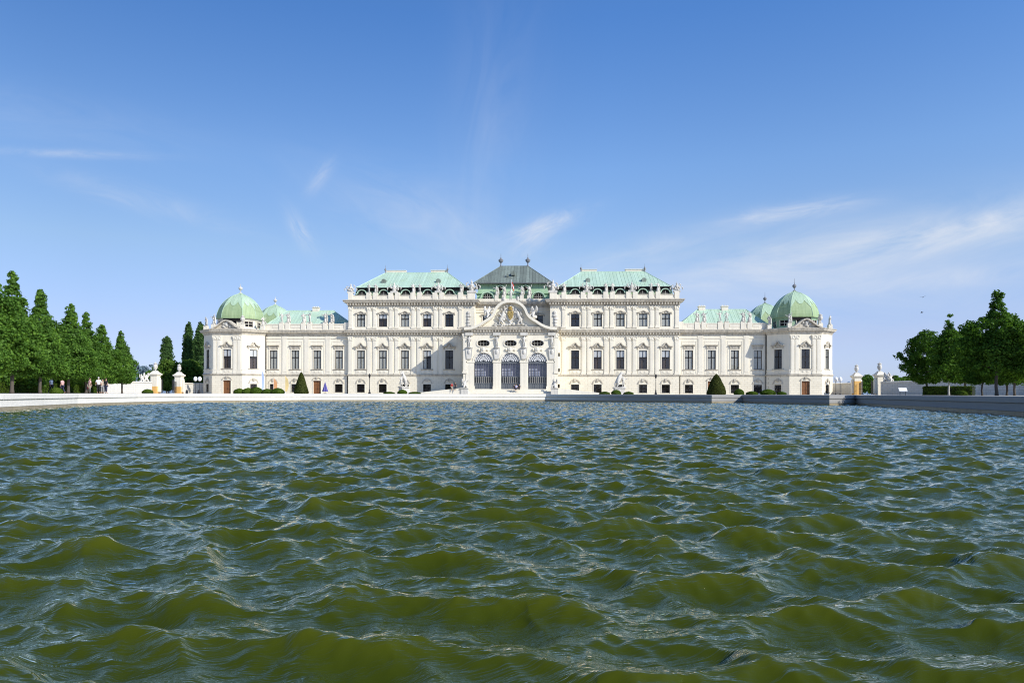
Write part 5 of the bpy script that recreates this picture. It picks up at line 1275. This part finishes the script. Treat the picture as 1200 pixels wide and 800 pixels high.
banner(306.5, 152, 5.0, .55, plain('pale_blue_banner', (.50, .60, .80), .8, var=.08), 'tall pale blue banner at the left pavilion corner')
root = empty('information_board', (0, 0, 0)); mb = MB(); mb.tube([(-.35,0,0),(-.35,0,.62)], .03); mb.tube([(.35,0,0),(.35,0,.62)], .03); mb.build('legs', M['iron'], root)
mb = MB(); mb.M = Matrix.Translation((0, 0, .72)) @ Matrix.Rotation(R(-38), 4, 'X'); mb.bevbox(-.5,.5,-.03,.03,-.28,.28,.01); mb.build('panel', globe_m, root)
tag(ground_at(root, 1058, 92), 'small white slanted information board on the right bank', 'sign')
for px, d, lab in ((219, 112, 'small dark bollard left of the left pavilion'), (233, 112, 'dark bollard below the left pavilion corner')):
    root = empty('bollard', (0, 0, 0)); MB().lathe([(.2,0),(.2,.25),(.14,.3),(.14,.34),(.2,.38),(.16,.5),(.05,.56)], 10).build('post', M['iron'], root); tag(ground_at(root, px, d), lab, 'bollard', 'bollards near the left pavilion')

# ---------------------------------------------------------------- people
SKIN = plain('skin', (.50, .30, .21), .6, var=.08)
def person(label, px, d, z, facing, H, top, legs, hair, pose='stand', skirt=False, hat=None):
    x, y = at(px, d); root = empty('person', (x, y, z), facing); k = H/1.74
    sw = .18 if pose == 'walk' else .02
    sit = pose == 'sit'
    if sit: hipz = .48; kn = [(.12,-.45,.5),(-.12,-.45,.5)]; an = [(.12,-.5,.08),(-.12,-.5,.08)]
    else: hipz = .92; kn = [(.11,-sw*.9,.5),(-.11,sw*.2,.5)]; an = [(.12,-sw*.7,.08),(-.12,sw*1.4,.1)]
    up = hipz+.0
    V = [(0,0,up),(0,0,up+.2),(0,-.005,up+.42),(0,-.01,up+.56),(0,-.015,up+.64),(0,-.02,up+.74),(0,-.02,up+.815),(0,-.115,up+.70)]
    E = [(0,1),(1,2),(2,3),(3,4),(4,5),(5,6),(5,7)]; r = [(.155,.115),(.135,.10),(.155,.11),(.06,.06),(.07,.075),(.078,.098),(.05,.06),.018]
    hands = []
    for i, s in enumerate((1, -1)):
        b = len(V); el = (s*.25, .03, up+.22); wr = (s*.27, -.06, up-.02) if pose != 'bag' or s < 0 else (s*.17, -.22, up+.18)
        if sit: wr = (s*.13, -.3, up+.08)
        V += [(s*.18, 0, up+.47), el, wr]; E += [(2, b), (b, b+1), (b+1, b+2)]; r += [.058, .042, .03]; hands.append((wr, s))
        b = len(V); V += [(s*.095, 0, up-.05), kn[i], an[i], (an[i][0]+s*.02, an[i][1]-.15, an[i][2]-.045)]; E += [(0, b), (b, b+1), (b+1, b+2), (b+2, b+3)]; r += [.085, .058, .042, .035]
    ex = MB()
    for (wx, wy, wz), s in hands:                        # palm, four unequal bent fingers and a thumb
        ex.blob((wx, wy-.01, wz-.05), (.018, .042, .055), 6, 4)
        for f_, l_ in zip((-.03, -.01, .01, .03), (.06, .072, .068, .05)): ex.tube([(wx, wy+f_-.01, wz-.085), (wx-s*.008, wy+f_-.012, wz-.085-l_*.55), (wx-s*.024, wy+f_-.012, wz-.085-l_)], [.009, .008, .006], 5)
        ex.tube([(wx, wy-.035, wz-.04), (wx-s*.012, wy-.07, wz-.075), (wx-s*.02, wy-.075, wz-.10)], [.011, .009, .007], 5)
    for s in (-1, 1): ex.blob((s*.082, -.015, up+.735), (.014, .025, .034), 6, 4); ex.blob((s*.032, -.105, up+.745), (.013, .01, .009), 6, 4)
    body = link('body', skin_mesh(V, E, r, 2, 0, ex), SKIN, root); body.scale = (k,)*3
    tm, lm, hm_ = top, legs, hair
    tv = [(0,0,up-.04),(0,0,up+.2),(0,0,up+.42),(0,-.01,up+.53)]; te = [(0,1),(1,2),(2,3)]; tr_ = [(.185,.14),(.165,.13),(.18,.135),(.085,.085)]
    for s in (1, -1): b = len(tv); tv += [(s*.19, 0, up+.47), (s*.245, .025, up+.27)]; te += [(2, b), (b, b+1)]; tr_ += [.078, .066]
    link('shirt', skin_mesh(tv, te, tr_, 2), tm, root).scale = (k,)*3
    lv = [(0,0,up)]; le = []; lr = [(.175,.14)]
    if skirt: lv += [(0,-.02,up-.25),(0,-.02,up-.55)]; le += [(0,1),(1,2)]; lr += [(.21,.18),(.25,.21)]
    else:
        for i, s in enumerate((1, -1)):
            b = len(lv); lv += [(s*.1, 0, up-.06), kn[i], (an[i][0], an[i][1], an[i][2]+.05)]; le += [(0, b), (b, b+1), (b+1, b+2)]; lr += [.105, .08, .068]
    link('skirt' if skirt else 'trousers', skin_mesh(lv, le, lr, 2), lm, root).scale = (k,)*3
    mb = MB(); mb.blob((0, .012, up+.785), (.092, .108, .085), 10, 6); mb.blob((0, .05, up+.72), (.082, .07, .1), 8, 5)
    if hat: mb.lathe([(.16,0),(.15,.02),(.09,.03),(.085,.1),(.04,.13)], 12, (0, -.02, up+.82))
    mb.build('hair' if not hat else 'hat', hm_, root, smooth=True).scale = (k,)*3
    if pose == 'bag':
        bg_ = MB(); bg_.bevbox(.14,.46,-.16,.02,up-.42,up-.06,.04); bg_.band([(.2,up-.07),(.22,up+.12),(.36,up+.12),(.4,up-.07)], .02, -.1, -.06)
        b_ = tag(bg_.build('shoulder_bag', plain('red_bag', (.5, .03, .05), .6), None, (x, y, z), facing), 'bright red bag held by the visitor in pink on the left bank', 'bag')
    return tag(root, label, 'person')
C = lambda n, c: plain('cloth_'+n, c, .85, var=.12)
pink, white, black, tan, navy, grey, red, lilac = C('pink', (.68,.42,.40)), C('white', (.75,.75,.78)), C('black', (.015,.015,.02)), C('tan', (.50,.42,.32)), C('navy', (.03,.035,.07)), C('grey', (.3,.3,.3)), C('red', (.5,.06,.05)), C('lilac', (.5,.5,.7))
hb, hk, hg = plain('brown_hair', (.05,.03,.015), .6), plain('black_hair', (.012,.01,.01), .6), plain('grey_hair', (.5,.48,.45), .6)
person('visitor in pink shirt and pale trousers, leftmost of the standing group on the left bank', 105, 82, 0, R(150), 1.72, pink, tan, hb, 'bag')
person('visitor in white shirt and black trousers in the middle of the standing group', 115.5, 81, 0, R(200), 1.80, white, black, hg)
person('dark dressed visitor at the right end of the standing group on the left bank', 124, 82, 0, R(170), 1.70, black, navy, hb)
person('small visitor in tan top half hidden behind the standing group', 120.3, 84, 0, R(20), 1.66, tan, grey, hk)
person('visitor in white walking behind the round shrub on the left bank', 60, 78, 0, R(90), 1.7, white, black, hk, 'walk')
person('visitor in pink walking near a trunk on the left bank', 73, 80, 0, R(-90), 1.66, pink, navy, hb, 'walk')
person('walker in red and white coming down the left ramp', 529.5, 149.2, .62, R(0), 1.7, red, tan, hb, 'walk')
person('walker in black on the left ramp', 533.5, 149.0, .70, R(10), 1.68, black, black, hk, 'walk')
person('seated visitor in white between two dark ones on the portal steps', 605, 150.2, .75, R(0), 1.72, lilac, black, hb, 'sit')
person('dark seated visitor left of the one in white on the portal steps', 602.6, 150.2, .75, R(10), 1.72, black, navy, hk, 'sit')
person('dark seated visitor right of the one in white on the portal steps', 608.6, 150.2, .75, R(-15), 1.72, black, black, hk, 'sit')
person('visitor in white standing in front of the palace near the right statue', 731, 150, 0, R(0), 1.7, navy, black, hb)
# two birds in the right hand sky
def bird(px, py, d, rz, label):
    x, y = at(px, d); mb = MB(); mb.tube([(-.14,0,0),(-.05,0,.01),(.05,0,.02),(.13,0,.03),(.17,0,.025)], [.012,.04,.045,.028,.006], 7)
    root = tag(empty('bird', (x, y, (461.5-py)*d/F), rz), label, 'bird', 'birds in the sky'); bm_ = C('bird', (.05,.05,.06)); mb.build('body', bm_, root)
    for s in (-1, 1): MB().add([(.06,s*.03,.03),(-.06,s*.03,.03),(-.1,s*.3,.13),(0,s*.32,.15),(-.06,s*.52,.06)], [(0,1,2,3),(3,2,4)]).build('wing', bm_, root)
bird(1081, 347, 95, .6, 'upper of two tiny dark birds in the right sky'); bird(1080, 365, 98, 2.4, 'lower of two tiny dark birds in the right sky')
